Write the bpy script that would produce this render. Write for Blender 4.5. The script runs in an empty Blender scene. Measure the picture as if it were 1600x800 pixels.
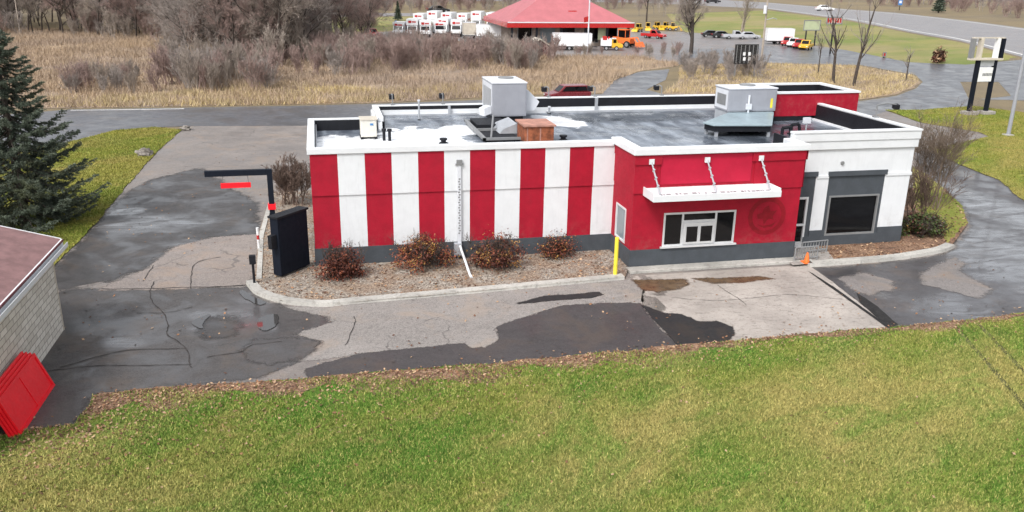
import bpy, math, random
import numpy as np
from mathutils import Vector, Matrix, noise as mnoise

random.seed(7)
sc = bpy.context.scene
COL = sc.collection
PI = math.pi

# ------------------------------------------------------------------ camera geometry (measured from the place)
F, PITCH, YAW, ROLL, CX, CY, CZ = 1317.3233, .3219, .225, .0159, .5573, -34.9344, 12.0
_cp, _sp, _cw, _sw = math.cos(PITCH), math.sin(PITCH), math.cos(YAW), math.sin(YAW)
FW = np.array([_sw*_cp, _cw*_cp, -_sp])
_r0 = np.array([_cw, -_sw, 0.0]); _u0 = np.cross(_r0, FW)
RT = math.cos(ROLL)*_r0 + math.sin(ROLL)*_u0
UP = -math.sin(ROLL)*_r0 + math.cos(ROLL)*_u0
CAM = np.array([CX, CY, CZ])
def ray(u, v): return FW + RT*((u-800)/F) - UP*((v-400)/F)
def G(u, v, z=0.0):
    d = ray(u, v); return CAM + d*((z-CZ)/d[2])
def onY(u, v, y):
    d = ray(u, v); return CAM + d*((y-CY)/d[1])
def onX(u, v, x):
    d = ray(u, v); return CAM + d*((x-CX)/d[0])

# ------------------------------------------------------------------ object helpers
def org(o):
    v = Vector((0, 0, 0))
    while o is not None:
        v = v + o.location; o = o.parent
    return v
def tag(o, label=None, cat=None, group=None, kind=None):
    if label: o['label'] = label
    if cat: o['category'] = cat
    if group: o['group'] = group
    if kind: o['kind'] = kind
    return o
def empty(name, loc=(0, 0, 0), label=None, cat=None, group=None):
    o = bpy.data.objects.new(name, None); COL.objects.link(o)
    o.location = Vector([float(c) for c in loc]); o.empty_display_size = .2
    return tag(o, label, cat, group)
def copy_tree(o, parent=None):
    c = o.copy(); COL.objects.link(c); c.parent = parent
    for ch in o.children: copy_tree(ch, c)
    return c
def link(name, me, mats, parent=None, smooth=False):
    if not isinstance(mats, (list, tuple)): mats = [mats]
    if len(me.materials) == 0:
        for m in mats: me.materials.append(m)
    o = bpy.data.objects.new(name, me); COL.objects.link(o)
    o.parent = parent
    return o
def np_mesh(name, V, Fc, midx=None, smooth=False, attr=None):
    """V (n,3); Fc (m,k)"""
    V = np.asarray(V, np.float32); Fc = np.asarray(Fc, np.int32)
    me = bpy.data.meshes.new(name)
    m, k = Fc.shape
    me.vertices.add(len(V)); me.vertices.foreach_set('co', V.ravel())
    me.loops.add(m*k); me.loops.foreach_set('vertex_index', Fc.ravel())
    me.polygons.add(m)
    me.polygons.foreach_set('loop_start', np.arange(0, m*k, k, dtype=np.int32))
    if midx is not None: me.polygons.foreach_set('material_index', np.asarray(midx, np.int32))
    if smooth: me.polygons.foreach_set('use_smooth', np.ones(m, bool))
    if attr is not None:
        a = me.attributes.new('rnd', 'FLOAT', 'POINT'); a.data.foreach_set('value', np.asarray(attr, np.float32))
    me.update(calc_edges=True)
    return me

class MB:
    def __init__(s): s.v = []; s.f = []; s.m = []
    def add(s, vs, fs, mi=0):
        b = len(s.v); s.v += [tuple(float(c) for c in p) for p in vs]
        s.f += [tuple(b+i for i in f) for f in fs]; s.m += [mi]*len(fs)
        return s
    def box(s, x0, x1, y0, y1, z0, z1, mi=0):
        if x0 > x1: x0, x1 = x1, x0
        if y0 > y1: y0, y1 = y1, y0
        if z0 > z1: z0, z1 = z1, z0
        return s.add([(x0,y0,z0),(x1,y0,z0),(x1,y1,z0),(x0,y1,z0),(x0,y0,z1),(x1,y0,z1),(x1,y1,z1),(x0,y1,z1)],
                     [(0,3,2,1),(4,5,6,7),(0,1,5,4),(1,2,6,5),(2,3,7,6),(3,0,4,7)], mi)
    def obox(s, o, ax, ay, az, mi=0):
        o, ax, ay, az = [np.array(q, float) for q in (o, ax, ay, az)]
        if np.dot(np.cross(ax, ay), az) < 0: ax, ay = ay, ax
        p = [o, o+ax, o+ax+ay, o+ay]; p += [q+az for q in p]
        return s.add(p, [(0,3,2,1),(4,5,6,7),(0,1,5,4),(1,2,6,5),(2,3,7,6),(3,0,4,7)], mi)
    def prism(s, poly, axis, a, b, mi=0):
        """poly: 2D outline in the other two axes; extruded along axis from a to b"""
        n = len(poly)
        def P(q, t):
            return {'x': (t, q[0], q[1]), 'y': (q[0], t, q[1]), 'z': (q[0], q[1], t)}[axis]
        vs = [P(q, a) for q in poly]+[P(q, b) for q in poly]
        fs = [tuple(range(n-1, -1, -1)), tuple(range(n, 2*n))]+[(i, (i+1) % n, n+(i+1) % n, n+i) for i in range(n)]
        return s.add(vs, fs, mi)
    def tube(s, p0, p1, r0, r1=None, n=8, mi=0):
        if r1 is None: r1 = r0
        p0, p1 = np.array(p0, float), np.array(p1, float); d = p1-p0; d /= np.linalg.norm(d)+1e-9
        a = np.cross(d, [0, 0, 1.0]);
        if np.linalg.norm(a) < 1e-3: a = np.cross(d, [1.0, 0, 0])
        a /= np.linalg.norm(a); b = np.cross(d, a)
        vs = []
        for p, r in ((p0, r0), (p1, r1)):
            for i in range(n):
                t = 2*PI*i/n; vs.append(p+r*(math.cos(t)*a+math.sin(t)*b))
        fs = [(i, (i+1) % n, n+(i+1) % n, n+i) for i in range(n)]
        fs += [tuple(range(n-1, -1, -1)), tuple(range(n, 2*n))]
        return s.add(vs, fs, mi)
    def path(s, pts, r, n=6, mi=0):
        for a, b in zip(pts[:-1], pts[1:]): s.tube(a, b, r, r, n, mi)
        return s
    def blob(s, c, rx, ry, rz, seed=0, amp=.2, mi=0, nu=14, nv=9):
        vs = []; fs = []
        for j in range(nv+1):
            ph = PI*j/nv
            for i in range(nu):
                th = 2*PI*i/nu
                d = Vector((math.sin(ph)*math.cos(th), math.sin(ph)*math.sin(th), math.cos(ph)))
                k = 1+amp*mnoise.noise(d*1.7+Vector((seed*3.1, seed, 0)))+amp*.5*mnoise.noise(d*4+Vector((seed, 0, seed)))
                vs.append((c[0]+rx*d.x*k, c[1]+ry*d.y*k, c[2]+rz*d.z*k))
        for j in range(nv):
            for i in range(nu):
                fs.append((j*nu+i, (j+1)*nu+i, (j+1)*nu+(i+1) % nu, j*nu+(i+1) % nu))
        return s.add(vs, fs, mi)
    def build(s, name, mats, parent=None, bevel=0, smooth=False, fixn=True):
        o0 = org(parent) if parent else Vector((0, 0, 0))
        me = bpy.data.meshes.new(name)
        me.from_pydata([(x-o0.x, y-o0.y, z-o0.z) for x, y, z in s.v], [], s.f)
        if not isinstance(mats, (list, tuple)): mats = [mats]
        for m in mats: me.materials.append(m)
        me.polygons.foreach_set('material_index', np.array(s.m, np.int32))
        if smooth: me.polygons.foreach_set('use_smooth', np.ones(len(s.f), bool))
        me.update()
        o = bpy.data.objects.new(name, me); COL.objects.link(o); o.parent = parent
        if bevel:
            b = o.modifiers.new('bevel', 'BEVEL'); b.width = bevel; b.segments = 2; b.limit_method = 'ANGLE'; b.angle_limit = .6
        return o

# ------------------------------------------------------------------ materials
class NT:
    def __init__(s, name):
        s.mat = bpy.data.materials.new(name); s.mat.use_nodes = True
        s.t = s.mat.node_tree; s.n = s.t.nodes
        s.b = s.n['Principled BSDF']
    def new(s, typ, **kw):
        x = s.n.new(typ)
        for k, v in kw.items(): setattr(x, k, v)
        return x
    def l(s, a, b): s.t.links.new(a, b)
    def pos(s, obj=False, scale=None):
        if obj: out = s.new('ShaderNodeTexCoord').outputs['Object']
        else: out = s.new('ShaderNodeNewGeometry').outputs['Position']
        if scale is not None:
            m = s.new('ShaderNodeVectorMath', operation='MULTIPLY'); s.l(out, m.inputs[0]); m.inputs[1].default_value = scale; out = m.outputs[0]
        return out
    def noise(s, vec, scale, detail=4, rough=.55, dist=0):
        x = s.new('ShaderNodeTexNoise'); x.inputs['Scale'].default_value = scale; x.inputs['Detail'].default_value = detail
        x.inputs['Roughness'].default_value = rough; x.inputs['Distortion'].default_value = dist
        s.l(vec, x.inputs['Vector']); return x.outputs['Fac']
    def ramp(s, fac, a, b, c0=0.0, c1=1.0):
        x = s.new('ShaderNodeMapRange'); x.interpolation_type = 'SMOOTHSTEP'
        x.inputs['From Min'].default_value = a; x.inputs['From Max'].default_value = b
        x.inputs['To Min'].default_value = c0; x.inputs['To Max'].default_value = c1
        s.l(fac, x.inputs['Value']); return x.outputs['Result']
    def mix(s, fac, a, b, mode='MIX'):
        x = s.new('ShaderNodeMix', data_type='RGBA', blend_type=mode)
        for sock, val in ((x.inputs[0], fac), (x.inputs[6], a), (x.inputs[7], b)):
            if isinstance(val, bpy.types.NodeSocket): s.l(val, sock)
            elif isinstance(val, (int, float)): sock.default_value = val
            else: sock.default_value = (*val, 1)
        return x.outputs[2]
    def math(s, op, a, b=None, clamp=False):
        x = s.new('ShaderNodeMath', operation=op); x.use_clamp = clamp
        for sock, val in ((x.inputs[0], a), (x.inputs[1], b)):
            if val is None: continue
            if isinstance(val, bpy.types.NodeSocket): s.l(val, sock)
            else: sock.default_value = val
        return x.outputs[0]
    def bump(s, h, strength=.3, dist=.02):
        x = s.new('ShaderNodeBump'); x.inputs['Strength'].default_value = strength; x.inputs['Distance'].default_value = dist
        s.l(h, x.inputs['Height']); s.l(x.outputs['Normal'], s.b.inputs['Normal'])
    def set(s, **kw):
        for k, v in kw.items():
            sock = s.b.inputs[k.replace('_', ' ')]
            if isinstance(v, bpy.types.NodeSocket): s.l(v, sock)
            elif isinstance(v, (tuple, list)): sock.default_value = (*v, 1)
            else: sock.default_value = v
        return s
    def blobs(s, items, nscale=.5, namp=.5, edge=.35):
        """soft irregular mask made of ellipses (cx,cy,rx,ry,rot) in ground metres"""
        P = s.pos(); sep = s.new('ShaderNodeSeparateXYZ'); s.l(P, sep.inputs[0])
        nz = s.noise(P, nscale, 5, .6)
        tot = None
        for cx, cy, rx, ry, rot in items:
            dx = s.math('SUBTRACT', sep.outputs[0], cx); dy = s.math('SUBTRACT', sep.outputs[1], cy)
            c, sn = math.cos(rot), math.sin(rot)
            a = s.math('ADD', s.math('MULTIPLY', dx, c/rx), s.math('MULTIPLY', dy, sn/rx))
            b = s.math('ADD', s.math('MULTIPLY', dx, -sn/ry), s.math('MULTIPLY', dy, c/ry))
            d = s.math('SUBTRACT', 1.0, s.math('ADD', s.math('MULTIPLY', a, a), s.math('MULTIPLY', b, b)))
            tot = d if tot is None else s.math('MAXIMUM', tot, d)
        v = s.math('ADD', tot, s.math('MULTIPLY', s.math('SUBTRACT', nz, .5), namp*4))
        return s.ramp(v, -edge, edge)

def simple(name, col, rough=.6, var=.12, scale=3.0, metal=0, spec=.5, bump=0, dirt=0, streak=False, coat=0, splash=0):
    k = NT(name); p = k.pos(obj=True)
    n = k.noise(p, scale, 5, .6)
    lo = tuple(max(0, c*(1-var)) for c in col); hi = tuple(min(1, c*(1+var)) for c in col)
    c = k.mix(k.ramp(n, .3, .7), lo, hi)
    if dirt:
        sc3 = (2.2, 2.2, .35) if streak else (1, 1, 1)
        n2 = k.noise(k.pos(obj=True, scale=sc3), 2.3, 6, .7)
        c = k.mix(k.math('MULTIPLY', k.ramp(n2, .5, .75), dirt), c, tuple(x*.35+.03 for x in col))
    if splash:
        sp_ = k.new('ShaderNodeSeparateXYZ'); k.l(p, sp_.inputs[0])
        f_ = k.math('MULTIPLY', k.ramp(sp_.outputs[2], 1.9, .8), k.ramp(k.noise(p, 2.6, 7, .78), .46, .66))
        c = k.mix(k.math('MULTIPLY', f_, splash), c, (.20, .165, .135))
        f2 = k.ramp(k.noise(k.pos(obj=True, scale=(3.0, 3.0, .16)), 1.6, 6, .7), .54, .72)
        c = k.mix(k.math('MULTIPLY', f2, splash*.5), c, tuple(x*.5+.03 for x in col))
    n3 = k.noise(p, scale*6, 3)
    k.set(Base_Color=c, Roughness=k.ramp(n3, .2, .8, max(.02, rough-.1), min(1, rough+.1)), Metallic=metal)
    k.b.inputs['Specular IOR Level'].default_value = spec
    if coat: k.b.inputs['Coat Weight'].default_value = coat
    if bump: k.bump(k.noise(p, 60, 4), bump, .01)
    return k.mat

M = {}
M['white'] = simple('white_stucco', (.68, .70, .72), .7, .03, 2, bump=.15, dirt=.12, streak=True, splash=.2)
M['red'] = simple('red_stucco', (.34, .005, .022), .7, .09, 2.5, bump=.15, dirt=.12, streak=True, spec=.3, splash=.2)
M['redfade'] = simple('faded_red_stucco', (.42, .008, .036), .65, .08, 1.2, bump=.15, spec=.3)
M['grey'] = simple('charcoal_stucco', (.062, .071, .082), .75, .10, 2, bump=.2, dirt=.15, spec=.3)
M['black'] = simple('black_membrane', (.010, .011, .015), .6, .2, 2, spec=.3)
M['coping'] = simple('white_coping', (.68, .70, .72), .5, .03, 1.5, dirt=.1)
M['glass'] = simple('dark_glass', (.004, .004, .005), .06, .2, 1, spec=.35)
M['alu'] = simple('aluminium_frame', (.62, .63, .64), .45, .05, 3, metal=.1)
M['greyframe'] = simple('grey_frame', (.24, .245, .25), .45, .05, 3, metal=.2)
M['galv'] = simple('galvanised_steel', (.42, .44, .47), .5, .08, 2, metal=.3, dirt=.12, streak=True)
M['acgrey'] = simple('painted_unit_grey', (.29, .30, .335), .55, .05, 1.5, dirt=.12, streak=True)
M['aclight'] = simple('pale_unit_panel', (.62, .64, .68), .5, .05, 2, dirt=.15, streak=True)
M['cream'] = simple('cream_unit', (.62, .60, .54), .5, .06, 2, dirt=.15, streak=True)
M['rust'] = simple('rusty_metal', (.26, .078, .032), .8, .45, 4, dirt=.5, streak=True, bump=.2)
M['navy'] = simple('navy_black_paint', (.006, .009, .017), .7, .06, 1, spec=.2)
M['redpaint'] = simple('bright_red_paint', (.90, .008, .020), .45, .05, 2)
M['yellow'] = simple('yellow_paint', (.80, .66, .05), .5, .08, 3, dirt=.15)
M['orange'] = simple('orange_plastic', (.85, .17, .03), .5, .06, 3)
M['bark'] = simple('dark_bark', (.075, .062, .054), .9, .35, 6, bump=.4, spec=.2)
M['twig'] = simple('grey_brown_twig', (.30, .262, .238), .9, .25, 2, spec=.15)
M['twig2'] = simple('reddish_twig', (.32, .235, .21), .9, .25, 2, spec=.15)
M['twig3'] = simple('tan_grey_twig', (.34, .29, .25), .9, .25, 2, spec=.15)
M['twig4'] = simple('dark_brown_twig', (.15, .105, .085), .9, .25, 2, spec=.15)
M['twig5'] = simple('warm_brown_twig', (.20, .155, .12), .9, .25, 2, spec=.15)
M['lred'] = simple('rust_leaf', (.24, .075, .040), .7, .3, 9, spec=.25)
M['ldark'] = simple('dark_maroon_leaf', (.085, .030, .022), .7, .3, 9, spec=.25)
M['lyel'] = simple('ochre_leaf', (.30, .165, .05), .7, .3, 9, spec=.25)
M['lgreen'] = simple('shrub_green_leaf', (.060, .085, .025), .7, .3, 9, spec=.25)
M['rock'] = simple('grey_rock', (.20, .18, .16), .9, .4, 5, bump=.6)
M['tyre'] = simple('tyre_rubber', (.02, .02, .02), .8, .2, 4)
M['rim'] = simple('wheel_metal', (.45, .45, .46), .35, .1, 4, metal=.7)
M['vwhite'] = simple('white_vehicle_paint', (.80, .81, .82), .3, .03, 1, coat=.3)
M['vred'] = simple('red_vehicle_paint', (.45, .02, .02), .3, .05, 1, coat=.3)
M['vmaroon'] = simple('maroon_vehicle_paint', (.16, .015, .02), .3, .05, 1, coat=.3)
M['vblue'] = simple('blue_panel', (.06, .20, .42), .4, .05, 1)
M['vblack'] = simple('black_vehicle_paint', (.02, .02, .022), .3, .05, 1, coat=.3)
M['vgrey'] = simple('silver_vehicle_paint', (.42, .43, .45), .3, .05, 1, coat=.3)
M['vyellow'] = simple('yellow_vehicle_paint', (.70, .42, .03), .4, .08, 1)
M['vgreen'] = simple('green_decal', (.40, .50, .22), .5, .1, 1)
M['pinkroof'] = simple('faded_pink_metal_roof', (.42, .135, .15), .55, .08, .6)
M['pinkshingle'] = simple('faded_pink_shingle_roof', (.215, .12, .118), .85, .18, 2.5, dirt=.3)
M['beige'] = simple('beige_panel', (.55, .50, .42), .6, .08, 1.5, dirt=.1)
M['stone'] = simple('tan_stone_wall', (.30, .25, .21), .85, .25, 2, bump=.3)
M['wood'] = simple('weathered_pole', (.36, .31, .26), .85, .15, 3, dirt=.15)
M['bluesign'] = simple('blue_sign', (.02, .20, .60), .5, .05, 1)
M['greensign'] = simple('pale_green_board', (.42, .47, .30), .6, .06, 1)
M['headlamp'] = simple('lamp_lens', (.75, .75, .72), .15, .03, 1)

def concrete(name, col, crack=True):
    k = NT(name); P = k.pos()
    n1 = k.noise(P, .45, 6, .62); n2 = k.noise(P, 5, 6, .65); n3 = k.noise(P, 45, 3, .6)
    c = k.mix(k.ramp(n1, .32, .68), tuple(x*.78 for x in col), tuple(min(1, x*1.12) for x in col))
    c = k.mix(k.ramp(k.noise(k.pos(scale=(1, 2.2, 1)), 2.6, 7, .75, .5), .53, .63, 0, .6), c, tuple(x*.42 for x in col))
    c = k.mix(k.ramp(k.noise(P, 11, 6, .8), .54, .64, 0, .6), c, tuple(x*.45 for x in col))
    c = k.mix(k.math('MULTIPLY', k.ramp(n2, .54, .68), .6), c, tuple(x*.5 for x in (col[0], col[1]*.93, col[2]*.85)))
    c = k.mix(k.ramp(n3, .35, .7, 0, .3), c, tuple(x*.55 for x in col))
    k.set(Base_Color=c, Roughness=k.ramp(n1, .3, .7, .55, .85))
    k.bump(k.noise(P, 30, 5, .7), .35, .015)
    return k.mat

def soft_edge(k, feather, amp):
    a = k.new('ShaderNodeAttribute', attribute_name='sd')
    n = k.math('ADD', k.noise(k.pos(), .9, 8, .72, .4), k.math('MULTIPLY', k.noise(k.pos(), 6, 6, .75), .35))
    v = k.math('ADD', a.outputs['Fac'], k.math('MULTIPLY', k.math('SUBTRACT', n, .675), amp*2))
    k.l(k.ramp(v, -feather, feather), k.b.inputs['Alpha'])
def asphalt(name, col, wet=None, rough=.8, wetrough=.12, wetdark=.55, crackw=.012, crackscale=.33, light=None, damp=0.0, soft=None):
    k = NT(name); P = k.pos()
    n1 = k.noise(P, .22, 6, .6); n2 = k.noise(P, 1.7, 6, .65); n3 = k.noise(P, 34, 3, .7)
    c = k.mix(k.ramp(n1, .3, .7), tuple(x*.82 for x in col), tuple(x*1.16 for x in col))
    c = k.mix(k.ramp(n2, .52, .74, 0, .45), c, tuple(x*.62 for x in col))
    c = k.mix(k.ramp(k.noise(k.pos(scale=(.6, 1.3, 1)), .55, 6, .68, 1.0), .53, .63, 0, .42), c, tuple(x*.60 for x in col))
    c = k.mix(k.ramp(k.noise(P, 7, 6, .75), .54, .68, 0, .5), c, tuple(min(1, x*1.75) for x in col))
    c = k.mix(k.ramp(n3, .42, .62, 0, .55), c, tuple(min(1, x*1.9) for x in col))
    c = k.mix(k.ramp(k.noise(P, 13, 5, .8), .53, .64, 0, .75), c, tuple(x*.42 for x in col))
    c = k.mix(k.ramp(k.noise(P, 3.6, 6, .8), .53, .64, 0, .45), c, tuple(x*.5 for x in col))
    c = k.mix(k.ramp(k.noise(P, .42, 5, .7, .6), .50, .66, 0, .5), c, (min(1, col[0]*1.35+.02), col[1]*1.18+.012, col[2]*1.0+.006))
    if light is not None: c = k.mix(k.ramp(k.noise(P, .35, 5, .65, .4), .55, .62, 0, .6), c, light)
    # irregular cracks
    wv = k.new('ShaderNodeVectorMath', operation='ADD'); k.l(P, wv.inputs[0])
    nv = k.new('ShaderNodeTexNoise'); nv.inputs['Scale'].default_value = .8; nv.inputs['Detail'].default_value = 5; k.l(P, nv.inputs['Vector'])
    ms = k.new('ShaderNodeVectorMath', operation='SCALE'); k.l(nv.outputs['Color'], ms.inputs[0]); ms.inputs['Scale'].default_value = 1.6
    k.l(ms.outputs[0], wv.inputs[1])
    vo = k.new('ShaderNodeTexVoronoi', feature='DISTANCE_TO_EDGE', voronoi_dimensions='2D'); vo.inputs['Scale'].default_value = crackscale
    k.l(wv.outputs[0], vo.inputs['Vector'])
    cr = k.math('SUBTRACT', 1.0, k.ramp(vo.outputs['Distance'], crackw*.4, crackw*1.6))
    cr = k.math('MULTIPLY', cr, k.ramp(k.noise(P, .3, 3), .47, .62))
    c = k.mix(k.math('MULTIPLY', cr, .6), c, (.05, .045, .042))
    ro = k.ramp(n2, .2, .8, rough-.12, rough+.1)
    if damp:
        dm = k.math('MULTIPLY', k.ramp(k.noise(P, .5, 6, .65, .6), .42, .66), damp)
        m = k.new('ShaderNodeMix'); k.l(dm, m.inputs[0]); k.l(ro, m.inputs[2]); m.inputs[3].default_value = .30; ro = m.outputs[0]
        k.l(k.math('MULTIPLY', dm, .55), k.b.inputs['Coat Weight']); k.b.inputs['Coat Roughness'].default_value = .18
        c = k.mix(k.math('MULTIPLY', dm, .45), c, tuple(x*.45 for x in col))
    if wet:
        w = k.blobs(wet, .6, .8, .95)
        w = k.math('MULTIPLY', w, k.ramp(k.noise(k.pos(scale=(.5, 1.6, 1)), .9, 6, .7, .8), .28, .70))
        c = k.mix(w, c, tuple(x*wetdark for x in col)); k.l(k.math('MAXIMUM', w, k.math('MULTIPLY', dm, .5)), k.b.inputs['Coat Weight']); k.b.inputs['Coat Roughness'].default_value = .09; k.b.inputs['Coat IOR'].default_value = 2.2
        m = k.new('ShaderNodeMix'); k.l(w, m.inputs[0]); k.l(ro, m.inputs[2]); m.inputs[3].default_value = wetrough; ro = m.outputs[0]
    k.set(Base_Color=c, Roughness=ro)
    if soft: soft_edge(k, *soft)
    h = k.math('SUBTRACT', k.math('MULTIPLY', n3, .4), cr)
    k.bump(h, .22 if not wet else .1, .012)
    return k.mat

def grassy(name, cols, attr=True, scale=.35):
    """ground / blade colour shared by the soil sheet and the blades on it"""
    k = NT(name); P = k.pos()
    vr = k.new('ShaderNodeVectorRotate', rotation_type='Z_AXIS'); k.l(P, vr.inputs['Vector']); vr.inputs['Angle'].default_value = -.55
    w = k.new('ShaderNodeVectorMath', operation='MULTIPLY'); k.l(vr.outputs[0], w.inputs[0]); w.inputs[1].default_value = (.62, 1.25, 0)
    n1 = k.noise(w.outputs[0], scale, 5, .6, .5); n2 = k.noise(w.outputs[0], scale*4.3, 5, .65); n3 = k.noise(w.outputs[0], scale*.45, 3, .5)
    green, yel, dry, dark = cols
    c = k.mix(k.ramp(n1, .34, .66), green, yel)
    c = k.mix(k.ramp(n3, .42, .64, 0, .8), c, dry)
    c = k.mix(k.ramp(k.noise(w.outputs[0], scale*1.9, 6, .7, .8), .50, .72, 0, .7), c, dry)
    c = k.mix(k.ramp(n2, .55, .75, 0, .7), c, dark)
    c = k.mix(k.ramp(k.noise(w.outputs[0], scale*9, 4, .7), .54, .74, 0, .4), c, dry)
    c = k.mix(k.ramp(k.noise(w.outputs[0], scale*.8, 6, .7, 1.2), .48, .70, 0, .75), c, tuple(x*1.15 for x in green))
    c = k.mix(k.ramp(k.noise(w.outputs[0], 7.5, 4, .75), .54, .68, 0, .55), c, tuple(x*.6 for x in dark))
    c = k.mix(k.ramp(k.noise(w.outputs[0], 10.5, 4, .75), .56, .68, 0, .4), c, tuple(min(1, x*1.3) for x in dry))
    if attr:
        a = k.new('ShaderNodeAttribute', attribute_name='rnd')
        c = k.mix(k.ramp(a.outputs['Fac'], .66, 1.0, 0, .6), c, tuple(min(1, x*1.5) for x in dry))
        c = k.mix(k.ramp(a.outputs['Fac'], .36, 0.0, 0, .6), c, tuple(x*.45 for x in dark))
    k.set(Base_Color=c, Roughness=.85); k.b.inputs['Specular IOR Level'].default_value = .2
    if not attr: k.bump(k.noise(P, 14, 6, .75), .9, .06)
    return k.mat

LAWN = ((.110, .235, .032), (.235, .280, .055), (.44, .365, .135), (.060, .125, .020))
M['lawn_soil'] = grassy('lawn_soil', tuple(tuple(x*.72 for x in c) for c in LAWN), False, .33)
M['lawn_blade'] = grassy('lawn_blade', LAWN, True, .33)
LAWN2 = ((.150, .200, .028), (.260, .260, .050), (.330, .270, .090), (.080, .120, .022))
M['lawn2_soil'] = grassy('bright_lawn_soil', LAWN2, False, .25)
M['lawn2_blade'] = grassy('bright_lawn_blade', LAWN2, True, .25)
FIELD = ((.44, .325, .21), (.385, .295, .21), (.33, .26, .21), (.21, .165, .135))
M['field_soil'] = grassy('dry_field_soil', tuple(tuple(x*.75 for x in c) for c in FIELD), False, .10)
M['reed'] = grassy('dry_reed', FIELD, True, .12)
BANK = ((.56, .43, .20), (.46, .38, .21), (.38, .30, .20), (.22, .175, .11))
M['bank'] = grassy('pale_bank_grass', BANK, True, .3)
M['bank_soil'] = grassy('pale_bank_soil', tuple(tuple(x*.7 for x in c) for c in BANK), False, .3)
M['verge'] = grassy('verge_grass', ((.15, .19, .05), (.26, .24, .085), (.30, .245, .13), (.11, .115, .045)), False, .06)
M['far_ground'] = grassy('far_ground', ((.20, .16, .10), (.17, .14, .10), (.24, .19, .11), (.10, .085, .06)), False, .03)
M['lot'] = asphalt('weathered_lot_asphalt', (.180, .160, .148), None, .8, damp=.6)
M['seamtar'] = simple('black_seam', (.020, .019, .019), .75, .3, 3, spec=.3)
M['seam'] = simple('dark_crack_fill', (.055, .050, .048), .9, .4, 3, spec=.2)
# ---- wet areas, in metres on the ground
def ell(u, v, ru, rv, rot=0):
    c = G(u, v); a = G(u+ru, v); b = G(u, v-rv)
    return (c[0], c[1], abs(np.linalg.norm(a-c)), abs(np.linalg.norm(b-c)), rot)
wetL = [ell(250, 350, 85, 14), ell(300, 380, 40, 6), ell(190, 330, 30, 8)]
wetF = [ell(345, 500, 50, 25), ell(400, 470, 30, 15), ell(205, 530, 40, 14), ell(420, 510, 20, 12)]
M['darklane'] = asphalt('dark_lane_asphalt', (.048, .045, .045), wetL, .6, .10, .95, damp=.8, soft=(.30, .9))
M['frontlot'] = asphalt('front_lot_asphalt', (.066, .061, .060), wetF, .68, .10, .9, damp=.8, soft=(.14, .5))
M['rightdrive'] = asphalt('wet_drive_asphalt', (.062, .059, .062), [ell(1560, 400, 110, 70), ell(1480, 480, 60, 18), ell(1530, 320, 50, 45)], .5, .10, .9, damp=.9, soft=(.20, .5))
M['light'] = asphalt('worn_pale_asphalt', (.205, .188, .176), None, .85, crackw=.008, soft=(.06, .35))
M['paleworn'] = asphalt('scuffed_grey_asphalt', (.16, .145, .138), None, .75, crackw=.006, damp=.5, soft=(.12, .6))
M['pinkish'] = asphalt('pinkish_worn_paving', (.205, .176, .160), None, .8, crackw=.02, crackscale=.4, damp=.35, soft=(.08, .4))
M['dark'] = asphalt('fresh_dark_asphalt', (.046, .041, .042), None, .8, crackw=.003, damp=.3, soft=(.05, .3))
M['tar'] = asphalt('black_tar_patch', (.012, .012, .013), None, .7, crackw=.002, soft=(.05, .18))
M['road'] = asphalt('wet_road_asphalt', (.080, .082, .092), None, .4, damp=1.0, crackw=.004)
M['highway'] = asphalt('highway_concrete', (.20, .195, .20), None, .6, crackw=.001)
M['yard'] = asphalt('yard_asphalt', (.18, .165, .162), None, .65, damp=.8)
M['pad'] = concrete('concrete_pad', (.40, .36, .325))
M['curb'] = concrete('pale_curb_concrete', (.47, .455, .42))
M['walk'] = concrete('walkway_concrete', (.34, .315, .29))
k = NT('brown_puddle'); k.set(Base_Color=k.mix(k.ramp(k.noise(k.pos(), 3, 5), .3, .7), (.085, .052, .028), (.14, .09, .05)), Roughness=.25); soft_edge(k, .10, .35); M['puddle'] = k.mat
k = NT('shallow_water'); k.set(Base_Color=(.05, .048, .047), Roughness=.04); k.b.inputs['IOR'].default_value = 1.9; M['water'] = k.mat
def bedmat(name, cols, scale):
    k = NT(name); P = k.pos()
    vo = k.new('ShaderNodeTexVoronoi'); vo.inputs['Scale'].default_value = scale; k.l(P, vo.inputs['Vector'])
    sep = k.new('ShaderNodeSeparateColor'); k.l(vo.outputs['Color'], sep.inputs[0])
    c = k.mix(k.ramp(sep.outputs[0], .2, .8), cols[0], cols[1])
    c = k.mix(k.ramp(k.noise(P, .9, 5, .6), .4, .62), c, k.mix(k.ramp(sep.outputs[1], .3, .8), cols[2], cols[3]))
    k.set(Base_Color=c, Roughness=.9); k.bump(vo.outputs['Distance'], .8, .04); return k.mat
M['gravel'] = bedmat('bed_gravel', ((.15, .12, .095), (.38, .335, .285), (.17, .115, .08), (.33, .255, .19)), 17)
M['mulch'] = bedmat('leaf_mulch', ((.16, .085, .05), (.30, .19, .12), (.10, .06, .04), (.24, .13, .08)), 16)
M['litter1'] = simple('brown_leaf', (.25, .135, .075), .85, .4, 3, spec=.2)
M['litter2'] = simple('tan_leaf', (.40, .27, .17), .85, .3, 3, spec=.2)
M['litter3'] = simple('dark_leaf', (.12, .062, .04), .85, .3, 3, spec=.2)
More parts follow.
